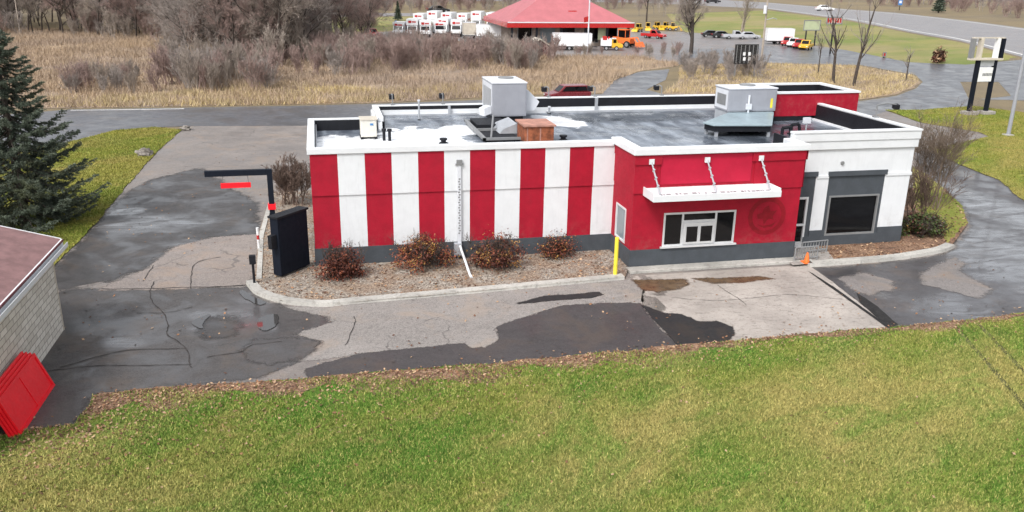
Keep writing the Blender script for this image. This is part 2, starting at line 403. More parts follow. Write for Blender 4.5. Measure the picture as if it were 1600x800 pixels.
# roof membrane: dark, wet, with white patches, most of them at the left end
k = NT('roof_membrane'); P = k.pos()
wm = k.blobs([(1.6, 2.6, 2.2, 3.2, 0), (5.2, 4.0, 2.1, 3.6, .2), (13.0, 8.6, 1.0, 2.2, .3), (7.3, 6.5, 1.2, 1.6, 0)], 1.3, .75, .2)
streak = k.noise(k.pos(scale=(1, .22, 1)), 1.1, 6, .65)
c = k.mix(k.ramp(streak, .35, .7), (.060, .072, .095), (.26, .295, .345))  # bluish sheen of the wet roof painted into the streak colours
c = k.mix(k.ramp(k.noise(P, .8, 5, .7), .55, .7, 0, .6), c, (.40, .43, .47))
dk = k.blobs([(17, 9.5, 5, 1.8, 0), (23, 3, 4, 3, 0), (9, 5.5, 1.5, 3, 0), (3.3, 6, 1.0, 2, 0)], .8, .5, .5)
c = k.mix(k.math('MULTIPLY', dk, .8), c, (.05, .06, .075))
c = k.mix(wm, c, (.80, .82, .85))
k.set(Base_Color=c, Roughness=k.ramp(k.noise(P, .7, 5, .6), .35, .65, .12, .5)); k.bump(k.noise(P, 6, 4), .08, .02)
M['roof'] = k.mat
# shingled siding
k = NT('shake_siding'); P = k.pos(obj=True)
sep = k.new('ShaderNodeSeparateXYZ'); k.l(P, sep.inputs[0])
cmb = k.new('ShaderNodeCombineXYZ'); k.l(sep.outputs[1], cmb.inputs[0]); k.l(sep.outputs[2], cmb.inputs[1])
br = k.new('ShaderNodeTexBrick'); k.l(cmb.outputs[0], br.inputs['Vector'])
br.inputs['Scale'].default_value = 1; br.inputs['Brick Width'].default_value = .55; br.inputs['Row Height'].default_value = .20
br.inputs['Mortar Size'].default_value = .012; br.inputs['Color1'].default_value = (.76, .73, .66, 1); br.inputs['Color2'].default_value = (.56, .53, .46, 1)
br.inputs['Mortar'].default_value = (.24, .21, .17, 1); br.inputs['Bias'].default_value = -.2
c = k.mix(k.ramp(k.noise(k.pos(obj=True, scale=(1, 4, 1)), 3, 6, .7), .5, .72, 0, .6), br.outputs['Color'], (.30, .26, .20))
k.set(Base_Color=c, Roughness=.85); k.bump(br.outputs['Fac'], -.7, .03)
M['siding'] = k.mat
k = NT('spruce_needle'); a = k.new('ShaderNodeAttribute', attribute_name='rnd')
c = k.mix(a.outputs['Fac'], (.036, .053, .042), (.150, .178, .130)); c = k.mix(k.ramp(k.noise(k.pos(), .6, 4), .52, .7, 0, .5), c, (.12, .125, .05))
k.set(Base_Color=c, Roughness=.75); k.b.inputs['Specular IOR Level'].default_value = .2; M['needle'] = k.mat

# ------------------------------------------------------------------ ground sheets
def rough_line(pts, amp=.08, step=.35, seed=0, closed=True):
    out = []; n = len(pts)
    for i in range(n if closed else n-1):
        a = np.array(pts[i][:2], float); b = np.array(pts[(i+1) % n][:2], float)
        L = np.linalg.norm(b-a); m = max(1, min(400, int(L/step)))
        for j in range(m):
            p = a+(b-a)*j/m
            q = Vector((p[0]*.55, p[1]*.55, seed*7.3))
            w = mnoise.noise_vector(q)+mnoise.noise_vector(q*3.7)*.6+mnoise.noise_vector(q*9)*.4
            out.append((p[0]+w.x*amp, p[1]+w.y*amp))
    if not closed: out.append(tuple(pts[-1][:2]))
    return out
def smooth_poly(pts, it=2):
    for _ in range(it):
        o = []
        for i in range(len(pts)):
            a = np.array(pts[i][:2]); b = np.array(pts[(i+1) % len(pts)][:2])
            o += [a*.75+b*.25, a*.25+b*.75]
        pts = o
    return pts
def px(pts): return [tuple(G(*p)[:2]) for p in pts]
def sheet(name, poly, z, m, amp=.08, step=.35, seed=0, sm=0, kind='structure'):
    if sm: poly = smooth_poly(poly, sm)
    if amp: poly = rough_line(poly, amp, step, seed)
    me = bpy.data.meshes.new(name)
    me.from_pydata([(float(x), float(y), z) for x, y in poly], [], [tuple(range(len(poly)))])
    me.materials.append(M[m]); me.update()
    if me.polygons[0].normal.z < 0: me.flip_normals()
    o = bpy.data.objects.new(name, me); COL.objects.link(o); o['kind'] = kind
    return o, np.array(poly)
def inpoly(P, poly):
    x, y = P[:, 0], P[:, 1]; n = len(poly); inside = np.zeros(len(P), bool)
    j = n-1
    for i in range(n):
        xi, yi = poly[i]; xj, yj = poly[j]
        if yi != yj:
            c = ((yi > y) != (yj > y)) & (x < (xj-xi)*(y-yi)/(yj-yi)+xi); inside ^= c
        j = i
    return inside
def edge_dist(P, line):
    d = np.full(len(P), 1e9)
    for a, b in zip(line[:-1], line[1:]):
        a = np.array(a); b = np.array(b); ab = b-a; t = np.clip(((P-a)@ab)/(ab@ab+1e-9), 0, 1)
        d = np.minimum(d, np.linalg.norm(P-(a+t[:, None]*ab), axis=1))
    return d
def scatter(rng, poly, dens):
    poly = np.array(poly); lo, hi = poly.min(0), poly.max(0)
    n = int(dens*np.prod(hi-lo)); P = rng.uniform(lo, hi, (n, 2)); return P[inpoly(P, poly)]
def blades(rng, P, z0, h, w, tilt, hv=.4):
    n = len(P); a = rng.uniform(0, 2*PI, n); b = rng.uniform(0, 2*PI, n)
    H = h*(1-hv+2*hv*rng.random(n)); T = tilt*rng.random(n)**.7
    base = np.c_[P, np.full(n, z0)]
    d = np.c_[np.cos(a), np.sin(a), np.zeros(n)]*(w*.5)
    top = base+np.c_[np.cos(b)*np.sin(T)*H, np.sin(b)*np.sin(T)*H, np.cos(T)*H]
    V = np.stack([base-d, base+d, top], 1).reshape(-1, 3)
    Fc = np.arange(3*n).reshape(-1, 3)
    return V, Fc, np.repeat(rng.random(n), 3)
def leaves(rng, P, z0, zr, size, nm=3, flat=.5):
    n = len(P); c = np.c_[P, z0+zr*rng.random(n)]
    a = rng.uniform(0, 2*PI, n); tx = rng.uniform(-flat, flat, n); s = size*rng.uniform(.6, 1.4, n)
    u = np.c_[np.cos(a), np.sin(a), tx]*s[:, None]*.5
    v = np.c_[-np.sin(a), np.cos(a), rng.uniform(-flat, flat, n)]*s[:, None]*.38
    V = np.stack([c-u, c+v*.9, c+u, c-v], 1).reshape(-1, 3)
    return V, np.arange(4*n).reshape(-1, 4), rng.integers(0, nm, n)

def soft_sheet(name, poly, z, m, step=.16, margin=.8):
    poly = np.array([p[:2] for p in poly], float); lo = poly.min(0)-margin; hi = poly.max(0)+margin
    nx, ny = [int(q) for q in np.minimum(np.ceil((hi-lo)/step), 420)]
    X, Y = np.meshgrid(np.linspace(lo[0], hi[0], nx+1), np.linspace(lo[1], hi[1], ny+1)); P = np.c_[X.ravel(), Y.ravel()]
    d = edge_dist(P, [tuple(p) for p in poly]+[tuple(poly[0])]); sd = np.where(inpoly(P, [tuple(p) for p in poly]), d, -d)
    i = (np.arange(ny)[:, None]*(nx+1)+np.arange(nx)[None]).ravel(); Q = np.c_[i, i+1, i+nx+2, i+nx+1]
    Q = Q[(sd[Q] > -margin).any(1)]
    u, inv = np.unique(Q, return_inverse=True); V = np.c_[P[u], np.full(len(u), z)]
    me = np_mesh(name, V, inv.reshape(Q.shape)); a = me.attributes.new('sd', 'FLOAT', 'POINT'); a.data.foreach_set('value', sd[u].astype(np.float32))
    o = link(name, me, M[m]); o['kind'] = 'structure'; return o
sheet('ground', [(-900, -400), (1500, -400), (1500, 1500), (-900, 1500)], -.016, 'far_ground', 0)
# paved lot
lawn_edge_px = [(50, 674), (115, 665), (135, 640), (150, 617), (250, 606), (420, 597), (600, 582), (760, 570), (900, 556), (1050, 542), (1200, 528), (1390, 512), (1500, 502), (1600, 490), (1760, 474)]
lot_px = [(-400, 760), (-250, 520), (40, 470), (92, 408), (150, 350), (200, 288), (250, 233), (285, 203), (300, 192), (600, 188), (1000, 180), (1380, 172), (1440, 192), (1530, 207),
          (1545, 214), (1480, 228), (1450, 232), (1500, 258), (1560, 281), (1605, 318), (1700, 380), (1900, 480), (1800, 520), (1390, 540), (700, 620), (150, 720)]
sheet('parking_lot', px(lot_px), .0, 'lot', .10, .4, 1)
soft_sheet('dark_lane_paving', px([(60, 450), (92, 409), (150, 351), (200, 300), (240, 280), (312, 262), (340, 280), (402, 318), (402, 366), (335, 370), (270, 386), (228, 421), (165, 441), (110, 452)]), .004, 'darklane')
soft_sheet('front_paving', px([(60, 470), (110, 452), (385, 449), (400, 463), (440, 478), (512, 495), (516, 505), (462, 523), (506, 534), (470, 563), (400, 592), (250, 606), (150, 617), (135, 640), (115, 665), (50, 674), (-200, 700), (-250, 560)]), .008, 'frontlot')
soft_sheet('pinkish_paving', px([(150, 455), (172, 443), (230, 420), (272, 386), (335, 371), (402, 366), (410, 375), (400, 420), (386, 446), (300, 451), (200, 454)]), .012, 'pinkish')
soft_sheet('pale_front_paving', px([(440, 480), (520, 478), (700, 462), (860, 447), (985, 437), (1004, 450), (1004, 478), (880, 480), (845, 489), (803, 502), (775, 514), (782, 532), (757, 547), (735, 547), (725, 538), (640, 547), (560, 555), (480, 565), (468, 563), (500, 541), (506, 534), (462, 523), (516, 505), (512, 496)]), .012, 'light')
soft_sheet('dark_front_paving', px([(803, 502), (845, 487), (880, 477), (960, 473), (1000, 474), (1012, 490), (1032, 515), (1068, 541), (950, 556), (800, 572), (640, 586), (480, 596), (478, 576), (560, 553), (640, 545), (725, 536), (735, 545), (757, 545), (780, 530), (773, 512)]), .016, 'dark')
sheet('concrete_pad', px([(985, 432), (1262, 414), (1300, 440), (1345, 475), (1392, 514), (1200, 532), (1060, 545), (1000, 470), (1004, 450)]), .012, 'pad', .05, .3, 7)
soft_sheet('tar_patch', px([(1001, 476), (1040, 490), (1065, 491), (1090, 502), (1120, 502), (1143, 511), (1148, 522), (1137, 536), (1105, 542), (1062, 544), (1040, 520), (1020, 499)]), .020, 'tar', .10, .4)
soft_sheet('tar_strip', px([(806, 474), (850, 463), (936, 457), (943, 461), (925, 466), (860, 471), (810, 476)]), .020, 'tar', .10, .4)
soft_sheet('right_drive', px([(1262, 420), (1300, 418), (1370, 412), (1450, 402), (1492, 390), (1517, 352), (1508, 325), (1480, 296), (1438, 262), (1430, 240), (1450, 232), (1500, 258), (1560, 281), (1605, 318), (1700, 380), (1850, 470), (1500, 508), (1392, 520), (1345, 478), (1300, 442)]), .006, 'rightdrive')
soft_sheet('pale_drive_patch', px([(1312, 436), (1345, 427), (1372, 432), (1400, 440), (1400, 450), (1360, 463), (1335, 458)]), .014, 'paleworn')
soft_sheet('pale_drive_patch', px([(1440, 424), (1490, 402), (1512, 412), (1500, 424), (1550, 452), (1530, 468), (1470, 452), (1442, 444)]), .014, 'paleworn')
sheet('tar_seam', px([(1338, 458), (1352, 466), (1372, 480), (1405, 508), (1392, 512), (1370, 497), (1345, 474)]), .018, 'seamtar', .05, .2, 13)
sheet('tar_seam', px([(1262, 424), (1270, 428), (1300, 447), (1345, 479), (1392, 513), (1386, 513), (1340, 480), (1296, 449)]), .022, 'seamtar', .02, .2, 14)
soft_sheet('mud_puddle', px([(988, 438), (1070, 436), (1078, 445), (1060, 452), (1030, 457), (1005, 452)]), .018, 'puddle', .10, .4)
soft_sheet('mud_puddle', px([(1082, 436), (1150, 434), (1190, 432), (1210, 436), (1160, 442), (1110, 443)]), .018, 'puddle', .10, .4)
def densify(pts, n=6):
    out = []
    P = [np.array(p[:2]) for p in pts]
    for i in range(len(P)-1):
        p0 = P[max(0, i-1)]; p1 = P[i]; p2 = P[i+1]; p3 = P[min(len(P)-1, i+2)]
        for j in range(n):
            t = j/n; out.append(.5*((2*p1)+(-p0+p2)*t+(2*p0-5*p1+4*p2-p3)*t*t+(-p0+3*p1-3*p2+p3)*t**3))
    out.append(P[-1]); return out
soft_sheet('sunken_patch', px([(312, 512), (318, 500), (340, 494), (368, 497), (378, 510), (368, 524), (340, 530), (320, 526)]), .012, 'darklane')
soft_sheet('patched_paving', px([(375, 548), (400, 532), (450, 528), (500, 534), (498, 546), (470, 561), (420, 569), (385, 564)]), .014, 'frontlot')
for i, pts in enumerate(([(404, 498), (424, 492), (437, 492), (436, 504), (428, 514), (412, 520), (401, 511)], [(300, 503), (312, 496), (330, 490), (318, 505), (316, 516), (308, 514)], [(375, 452), (398, 466), (420, 474), (404, 480), (388, 470), (372, 462)])):
    sheet('rain_puddle', px(pts), .030, 'water', .10, .15, 70+i, sm=1)
# narrow cracks that can be traced in the photo
def crack(pts, w, seed):
    L = np.array(rough_line(densify(px(pts), 8), .10, .15, seed, closed=False)); d = np.gradient(L, axis=0); nrm = np.c_[-d[:, 1], d[:, 0]]; nrm /= np.linalg.norm(nrm, axis=1)[:, None]+1e-9
    ww = w*(.4+.6*np.abs(np.sin(np.arange(len(L))*.7+seed)))[:, None]
    return np.r_[L-nrm*ww, (L+nrm*ww)[::-1]]
for i, (pts, w) in enumerate([([(240, 440), (236, 470), (262, 500), (263, 525), (292, 545), (300, 575)], .05), ([(215, 490), (262, 488), (300, 480)], .04), ([(95, 575), (200, 548), (290, 546)], .06),
                              ([(75, 580), (160, 573), (300, 570)], .05),
                              ([(320, 560), (372, 552), (395, 540), (440, 534)], .05), ([(296, 452), (298, 430), (310, 410), (345, 402)], .05), ([(222, 440), (240, 415)], .05),
                              ([(540, 540), (552, 510), (553, 495)], .04), ([(1120, 446), (1166, 478)], .035), ([(1050, 465), (1120, 470), (1240, 462), (1330, 470)], .025), ([(160, 452), (300, 450), (385, 446)], .07)]):
    sheet('paving_crack', crack(pts, w*.45, i), .026, 'seam', 0)

# near lawn
near_poly = px(lawn_edge_px)+[(40, -12), (40, -34), (-22, -34), (-22, -13)]
lawn_o, lawn_poly = sheet('near_lawn', near_poly, .030, 'lawn_soil', .14, .25, 20)
rng = np.random.default_rng(3)
P = scatter(rng, [(-14, -24), (34, -26), (34, -7), (-14, -8)], 1500)
P = P[inpoly(P, lawn_poly)]
edge_line = px(lawn_edge_px)
ed = edge_dist(P, edge_line)
for tpx in ([(1492, 512), (1545, 572), (1610, 650), (1700, 760)], [(1528, 508), (1590, 572), (1680, 670)]):
    td_ = edge_dist(P, px(tpx)); P = P[(td_ > .10) | (rng.random(len(P)) < .25)]
ed = edge_dist(P, edge_line)
keep = rng.random(len(P)) < np.clip(.06+(ed-.25)/np.interp(P[:, 0], [-6, 4, 12, 26], [2.6, 1.9, 1.2, .9])+.25*np.sin(P[:, 0]*1.3+2*np.sin(P[:, 1]*1.7)), .03, 1)
P = P[keep]
V, Fc, A = blades(rng, P, .03, .085, .030, 1.15)
link('grass', np_mesh('grass', V, Fc, attr=A), M['lawn_blade'])['kind'] = 'stuff'
# leaf litter along the lawn edge and thinly over it
Q = scatter(rng, [(-14, -24), (34, -26), (34, -6), (-14, -7)], 150); Q = Q[inpoly(Q, lawn_poly)]
ed = edge_dist(Q, edge_line); Q1 = Q[rng.random(len(Q)) < np.exp(-ed/np.interp(Q[:, 0], [-6, 4, 12, 26], [1.5, 1.1, .7, .5]))*1.1*np.clip(1.15-Q[:, 0]/40, .3, 1)+.006]
Qb = scatter(rng, [(-14, -16), (34, -14), (34, -4), (-14, -4)], 60); eb = edge_dist(Qb, edge_line); Qb = Qb[rng.random(len(Qb)) < np.exp(-eb/.18)*.5]
Q1 = np.r_[Q1, Qb]
V, Fc, mi = leaves(rng, Q1, .035, .05, .085)
link('leaf_litter', np_mesh('leaf_litter', V, Fc, mi), [M['litter1'], M['litter2'], M['litter3']])['kind'] = 'stuff'

M['track'] = simple('flattened_grass', (.085, .085, .035), .9, .4, 1.5, spec=.2)
off = [(lx, ly-(1.0+.5*math.sin(i*1.7)+.3*math.sin(i*.6))*(1 if lx < 12 else .42)) for i, (lx, ly) in enumerate(densify(edge_line[3:], 4))]
sheet('leafy_lawn_edge', densify(edge_line[3:], 4)+off[::-1], .034, 'mulch', .14, .2, 21)
for i, pts in enumerate(([(1492, 512), (1545, 572), (1610, 650), (1700, 760)], [(1528, 508), (1590, 572), (1680, 670)])):
    tr_ = np.array(densify(px(pts), 10)); sheet('tyre_track', np.r_[tr_-np.array((.09, 0)), (tr_+np.array((.09, 0)))[::-1]], .038, 'track', .05, .2, 80+i)
lot_area = px([(60, 560), (110, 420), (240, 260), (470, 210), (410, 440), (980, 445), (1490, 400), (1600, 420), (1600, 488), (1390, 510), (900, 552), (250, 600)])
Q = scatter(np.random.default_rng(31), lot_area, 1.6); cl = np.array([mnoise.noise(Vector((p[0]*.3, p[1]*.3, 5))) for p in Q]); Q = Q[cl > -.05]
V, Fc, mi = leaves(np.random.default_rng(32), Q, .03, .02, .09)
link('pavement_leaf_litter', np_mesh('pavement_leaf_litter', V, Fc, mi), [M['litter1'], M['litter3'], M['litter2']])['kind'] = 'stuff'
# planting beds, walkway and curbs
curb_px = [(384, 444), (390, 452), (402, 462), (440, 474), (500, 480), (560, 475), (640, 468), (740, 459), (860, 448), (976, 437)]
inner = px([(398, 440), (403, 372), (420, 318)])
bed_poly = px(curb_px[2:])+[(13.2, -2.4), (13.2, 0.2), (-.05, .2), (-.05, 13.5), (inner[-1][0]+.1, 13.5)]+inner[::-1]
sheet('gravel_bed', bed_poly, .10, 'gravel', .03, .3, 30)
bed2 = px([(1300, 408), (1400, 402), (1450, 395), (1488, 384), (1512, 352), (1503, 325), (1475, 296)])+[(31, 9), (27.4, 9), (27.4, -1.2), (22.4, -1.2)]
sheet('mulch_bed', bed2, .10, 'mulch', .03, .3, 31)
sheet('grass_edge', px([(1480, 384), (1509, 352), (1502, 325), (1470, 292), (1425, 262), (1430, 330), (1465, 352)]), .108, 'lawn2_soil', .2, .3, 32)
sheet('walkway', px([(1238, 418), (1305, 412), (1290, 392)])+[(22.5, -1.1), (20.9, -1.1)], .110, 'walk', .0)
def sweep(line, w, h, name, m, z=0.0):
    L = np.array(line); d = np.gradient(L, axis=0); nr = np.c_[-d[:, 1], d[:, 0]]; nr /= np.linalg.norm(nr, axis=1)[:, None]
    b = MB(); vs = []; prof = [(0, 0), (.03, h), (w, h), (w, 0)]
    for p, n in zip(L, nr):
        for a, zz in prof: vs.append((p[0]+n[0]*a, p[1]+n[1]*a, z+zz))
    fs = []
    for i in range(len(L)-1):
        for j in range(3): fs.append((4*i+j, 4*i+j+1, 4*i+5+j, 4*i+4+j))
    fs += [(0, 1, 2, 3), tuple(4*(len(L)-1)+q for q in (3, 2, 1, 0))]
    b.add(vs, fs); o = b.build(name, M[m]); o['kind'] = 'structure'; return o
sweep(densify(px(curb_px)), .38, .15, 'curb', 'curb')
sweep(densify(px([(1266, 418), (1330, 413), (1400, 407), (1452, 399), (1476, 394), (1492, 387)])), .45, .15, 'curb', 'curb')
sweep(px([(402, 440), (406, 372), (421, 318)]), -.18, .14, 'curb', 'curb')
b = MB(); b.box(13.0, 21.6, -3.15, -2.58, 0, .14); o = b.build('curb', M['curb'], bevel=.02); o['kind'] = 'structure'
rng = np.random.default_rng(5)
Q = scatter(rng, np.array(bed_poly), 14); Q2 = scatter(rng, np.array(bed2), 24)
V, Fc, mi = leaves(rng, np.r_[Q, Q2], .11, .03, .11)
link('bed_leaf_litter', np_mesh('bed_leaf_litter', V, Fc, mi), [M['litter1'], M['litter2'], M['litter3']])['kind'] = 'stuff'

# left lawn, right lawn
ll = px([(-300, 520), (40, 470), (92, 408), (150, 350), (200, 288), (250, 233), (285, 203), (240, 199), (180, 204), (110, 222), (-60, 250), (-400, 300)])
_, llp = sheet('left_lawn', ll, .03, 'lawn2_soil', .12, .4, 40)
rl = px([(1385, 172), (1440, 172), (1520, 166), (1600, 176), (1700, 186), (2000, 230), (2000, 420), (1700, 380), (1605, 318), (1560, 281), (1500, 258), (1450, 232), (1480, 228), (1545, 214), (1530, 207), (1440, 192)])
_, rlp = sheet('right_lawn', rl, .03, 'lawn2_soil', .15, .4, 41)
rng = np.random.default_rng(9)
P1 = scatter(rng, llp, 260); P1 = P1[(P1[:, 0] > -24)]
P2 = scatter(rng, rlp, 150); P2 = P2[(P2[:, 0] < 75)]
V, Fc, A = blades(rng, np.r_[P1, P2], .03, .09, .05, 1.0)
link('lawn_grass', np_mesh('lawn_grass', V, Fc, attr=A), M['lawn2_blade'])['kind'] = 'stuff'
# back road and side streets
sheet('back_road', px([(-900, 200), (0, 180), (110, 171), (300, 168), (480, 165), (590, 162), (760, 156), (940, 147), (960, 125), (1000, 112), (1046, 108), (1040, 125), (1010, 140), (1040, 148), (1345, 158),
          (1400, 150), (1432, 138), (1442, 128), (1430, 117), (1340, 101), (1190, 97), (1060, 100), (1060, 80), (1200, 72), (1320, 78), (1420, 97), (1510, 101), (1600, 93), (1800, 90), (1900, 130), (1700, 160), (1530, 155), (1580, 150), (1560, 128), (1500, 128), (1520, 166), (1440, 174), (1385, 174), (1345, 186), (600, 196), (300, 197), (240, 199), (180, 204), (110, 222), (0, 250), (-900, 330)]), .008, 'road', .05, .8, 50)
sheet('truck_yard', px([(560, 66), (700, 62), (860, 88), (1000, 88), (1060, 101), (1190, 98), (1340, 102), (1320, 78), (1200, 60), (1070, 50), (960, 46), (560, 40)]), .004, 'yard', .2, 1.5, 51)
hw = px([(600, -14), (1000, -8), (1200, 4), (1330, 15), (1400, 20), (1500, 31), (1600, 44), (1900, 80), (1900, 160), (1600, 90), (1500, 64), (1420, 50), (1330, 32), (1200, 14), (1000, 4), (600, 0)])
sheet('highway', hw, .012, 'highway', .2, 3, 52)
sheet('verge', px([(1040, 22), (1200, 16), (1330, 34), (1420, 52), (1500, 66), (1590, 90), (1560, 96), (1510, 101), (1420, 97), (1320, 78), (1200, 60), (1070, 50)]), .010, 'verge', .6, 2, 53)
sheet('far_road', px([(500, 26), (650, 25), (800, 22), (800, 18.5), (650, 20.5), (500, 21)]), .012, 'highway', 0)
sheet('far_verge', px([(480, 60), (620, 48), (800, 30), (800, 23), (650, 26), (480, 27)]), .008, 'verge', .6, 2, 54)
sheet('island_verge', px([(1030, 147), (1060, 130), (1062, 102), (1190, 99), (1338, 103), (1425, 118), (1438, 128), (1428, 137), (1398, 148), (1345, 156)]), .02, 'field_soil', .2, .8, 55)
# road lane wear / white line
def strip(pts, w, z, m, name):
    L = np.array(densify(px(pts), 8)); d = np.gradient(L, axis=0); n = np.c_[-d[:, 1], d[:, 0]]; n /= np.linalg.norm(n, axis=1)[:, None]
    return sheet(name, np.r_[L-n*w, (L+n*w)[::-1]], z, m, 0)[0]
M['linepaint'] = simple('worn_line_paint', (.70, .70, .68), .7, .1, 2, dirt=.3)
strip([(1200, 5), (1330, 16), (1400, 21.5), (1500, 32.5), (1600, 46), (1900, 86)], .25, .018, 'linepaint', 'road_line')
strip([(1200, 13), (1330, 30), (1420, 47), (1500, 61), (1600, 86)], .25, .018, 'linepaint', 'road_line')
strip([(110, 172.5), (200, 171.5), (288, 170)], .12, .014, 'linepaint', 'road_line')

# ------------------------------------------------------------------ dry field with reeds
field_px = [(-700, 175), (110, 169), (590, 161), (860, 147), (940, 146), (962, 124), (1002, 111), (1060, 103), (1060, 100), (1000, 89), (860, 89), (700, 64), (560, 66), (480, 62), (250, 50), (0, 45), (-700, 40)]
_, fp = sheet('dry_field', px(field_px), .014, 'field_soil', .3, 1.5, 60)
rng = np.random.default_rng(11)
Q = scatter(rng, fp, 34); Q = Q[(Q[:, 0] > -75)]
cl = np.array([mnoise.noise(Vector((p[0]*.10, p[1]*.10, 1)))+.6*mnoise.noise(Vector((p[0]*.5, p[1]*.5, 4))) for p in Q])
Q = Q[rng.random(len(Q)) < np.clip(.55+cl*1.1, .05, 1)]
V, Fc, A = blades(rng, Q, 0, .62, .075, .8, .5)
link('dry_reeds', np_mesh('dry_reeds', V, Fc, attr=A), M['reed'])['kind'] = 'stuff'
# pale grass along the road bank and on the island
bank = px([(-100, 168.5), (110, 168), (350, 166), (590, 160), (860, 147), (860, 132), (700, 134), (590, 140), (430, 130), (330, 142), (110, 154), (-100, 158)])
isl = px([(1035, 146), (1060, 130), (1062, 103), (1190, 100), (1338, 104), (1425, 119), (1436, 128), (1426, 136), (1398, 147), (1345, 155)])
Q = np.r_[scatter(rng, bank, 40), scatter(rng, isl, 25)]
cl = np.array([mnoise.noise(Vector((p[0]*.35, p[1]*.35, 9))) for p in Q]); Q = Q[rng.random(len(Q)) < np.clip(.6+cl*1.3, .1, 1)]
V, Fc, A = blades(rng, Q, 0, .5, .07, .9, .5)
link('bank_grass', np_mesh('bank_grass', V, Fc, attr=A), M['bank'])['kind'] = 'stuff'
vg = px([(1060, 30), (1200, 20), (1330, 36), (1420, 54), (1500, 68), (1580, 90), (1510, 99), (1420, 95), (1320, 76), (1200, 58), (1070, 48)])

# ------------------------------------------------------------------ the restaurant
S = 1.1063; ZB = .865; HM = 5.17; BX0, BX1, BY, BH = 13.17, 20.95, -2.53, 5.01; RY, RX, RH = -1.15, 27.44, 5.55; ZR = 4.6
bld = empty('restaurant_building', (13, 5, 0), 'red and white striped single storey restaurant with charcoal base and flat dark roof', 'building')
w = MB()
for i in range(12):
    mi = 0 if i % 2 == 0 else 1
    x0, x1 = i*S, (i+1)*S if i < 11 else BX0
    w.box(x0, x1, 0, .3, ZB, 3.16, mi); w.box(x0, x1, -.05, .3, 3.16, HM-.25, mi)
w.box(0, .3, .3, 7.3, ZB, HM-.25, 1); w.box(3.2, 3.5, 7.6, 11.7, ZB, HM-.25, 1)
w.box(0, 3.5, 7.3, 7.6, ZB, HM-.25, 1); w.box(3.5, 24, 11.4, 11.7, ZB, HM-.25, 1); w.box(24, RX, 11.4, 11.7, ZB, HM-.25, 1)
w.build('wall', [M['red'], M['white']], bld)
w = MB()
for i in range(1, 12): w.box(i*S-.012, i*S+.012, -.004, .05, ZB, 3.15)
w.build('panel_joint', M['grey'], bld) if False else None
w = MB(); w.box(-.03, BX0, -.03, .3, 0, ZB); w.box(-.03, .3, .3, 7.6, 0, ZB); w.box(3.2, RX, 11.4, 11.73, 0, ZB); w.build('base_band', M['grey'], bld)
# parapets: white outside and on top, black membrane on the roof side
cp = MB()
cp.box(-.10, BX0-.12, -.12, .22, HM-.25, HM); cp.box(-.10, .22, .22, 7.3, HM-.25, HM); cp.box(-.10, 3.3, 7.3, 7.62, HM-.25, HM)
cp.box(3.28, 3.6, 7.62, 11.45, HM-.25, HM); cp.box(3.28, 12.4, 11.45, 11.78, HM-.25, HM)
cp.box(12.4, RX+.1, 11.45, 11.78, HM-.25, 5.46)
cp.build('parapet_coping', M['coping'], bld, bevel=.02)
ml = MB()
ml.box(.222, .26, .26, 7.26, ZR, HM-.06); ml.box(.26, 3.28, 7.26, 7.298, ZR, HM-.06); ml.box(3.60, 3.64, 7.6, 11.41, ZR, HM-.06)
ml.box(3.64, 12.4, 11.41, 11.448, ZR, HM-.06); ml.box(12.4, 27.0, 11.41, 11.448, ZR, 5.40); ml.box(.222, BX0, .222, .26, ZR, HM-.06)
ml.box(27.26, 27.295, -.96, 11.4, ZR, RH-.10); ml.box(21.1, 27.26, -.965, -.93, ZR, RH-.10); ml.box(20.97, 21.05, -.7, .3, ZR, RH-.3)
ml.build('roof_flashing', M['black'], bld)
rf = MB(); rf.add([(.2, .2, ZR), (BX0, .2, ZR), (BX0, -2.3, ZR), (BX1, -2.3, ZR), (BX1, -.98, ZR), (27.3, -.98, ZR), (27.3, 11.5, ZR), (3.5, 11.5, ZR), (3.5, 7.4, ZR), (.2, 7.4, ZR)], [tuple(range(10))])
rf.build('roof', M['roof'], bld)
pf = MB(); pf.box(13.0, 24, 11.20, 11.40, ZR, ZR+.10); pf.box(3.7, 9, 11.22, 11.40, ZR, ZR+.08); pf.box(15.88, 16.04, 11.30, 11.41, ZR, 5.40); pf.box(7.4, 7.52, 11.2, 11.41, ZR, 5.1)
pf.build('roof_edge_strip', M['galv'], bld)
# drive-through bay
b = MB()
def wall_with_hole(b, x0, x1, y0, y1, z0, z1, hx0, hx1, hz0, hz1, mi):
    b.box(x0, hx0, y0, y1, z0, z1, mi); b.box(hx1, x1, y0, y1, z0, z1, mi); b.box(hx0, hx1, y0, y1, z0, hz0, mi); b.box(hx0, hx1, y0, y1, hz1, z1, mi)
wall_with_hole(b, BX0, BX1, BY, BY+.25, ZB, BH, 14.60, 17.95, .95, 2.46, 0)
b.box(BX0, BX0+.25, BY+.25, -1.80, ZB, BH, 0); b.box(BX0, BX0+.25, -.55, 0, ZB, BH, 0); b.box(BX0, BX0+.25, -1.80, -.55, ZB, .95, 0); b.box(BX0, BX0+.25, -1.80, -.55, 2.5, BH, 0)
b.box(BX1-.25, BX1, BY+.25, RY, ZB, BH, 0)
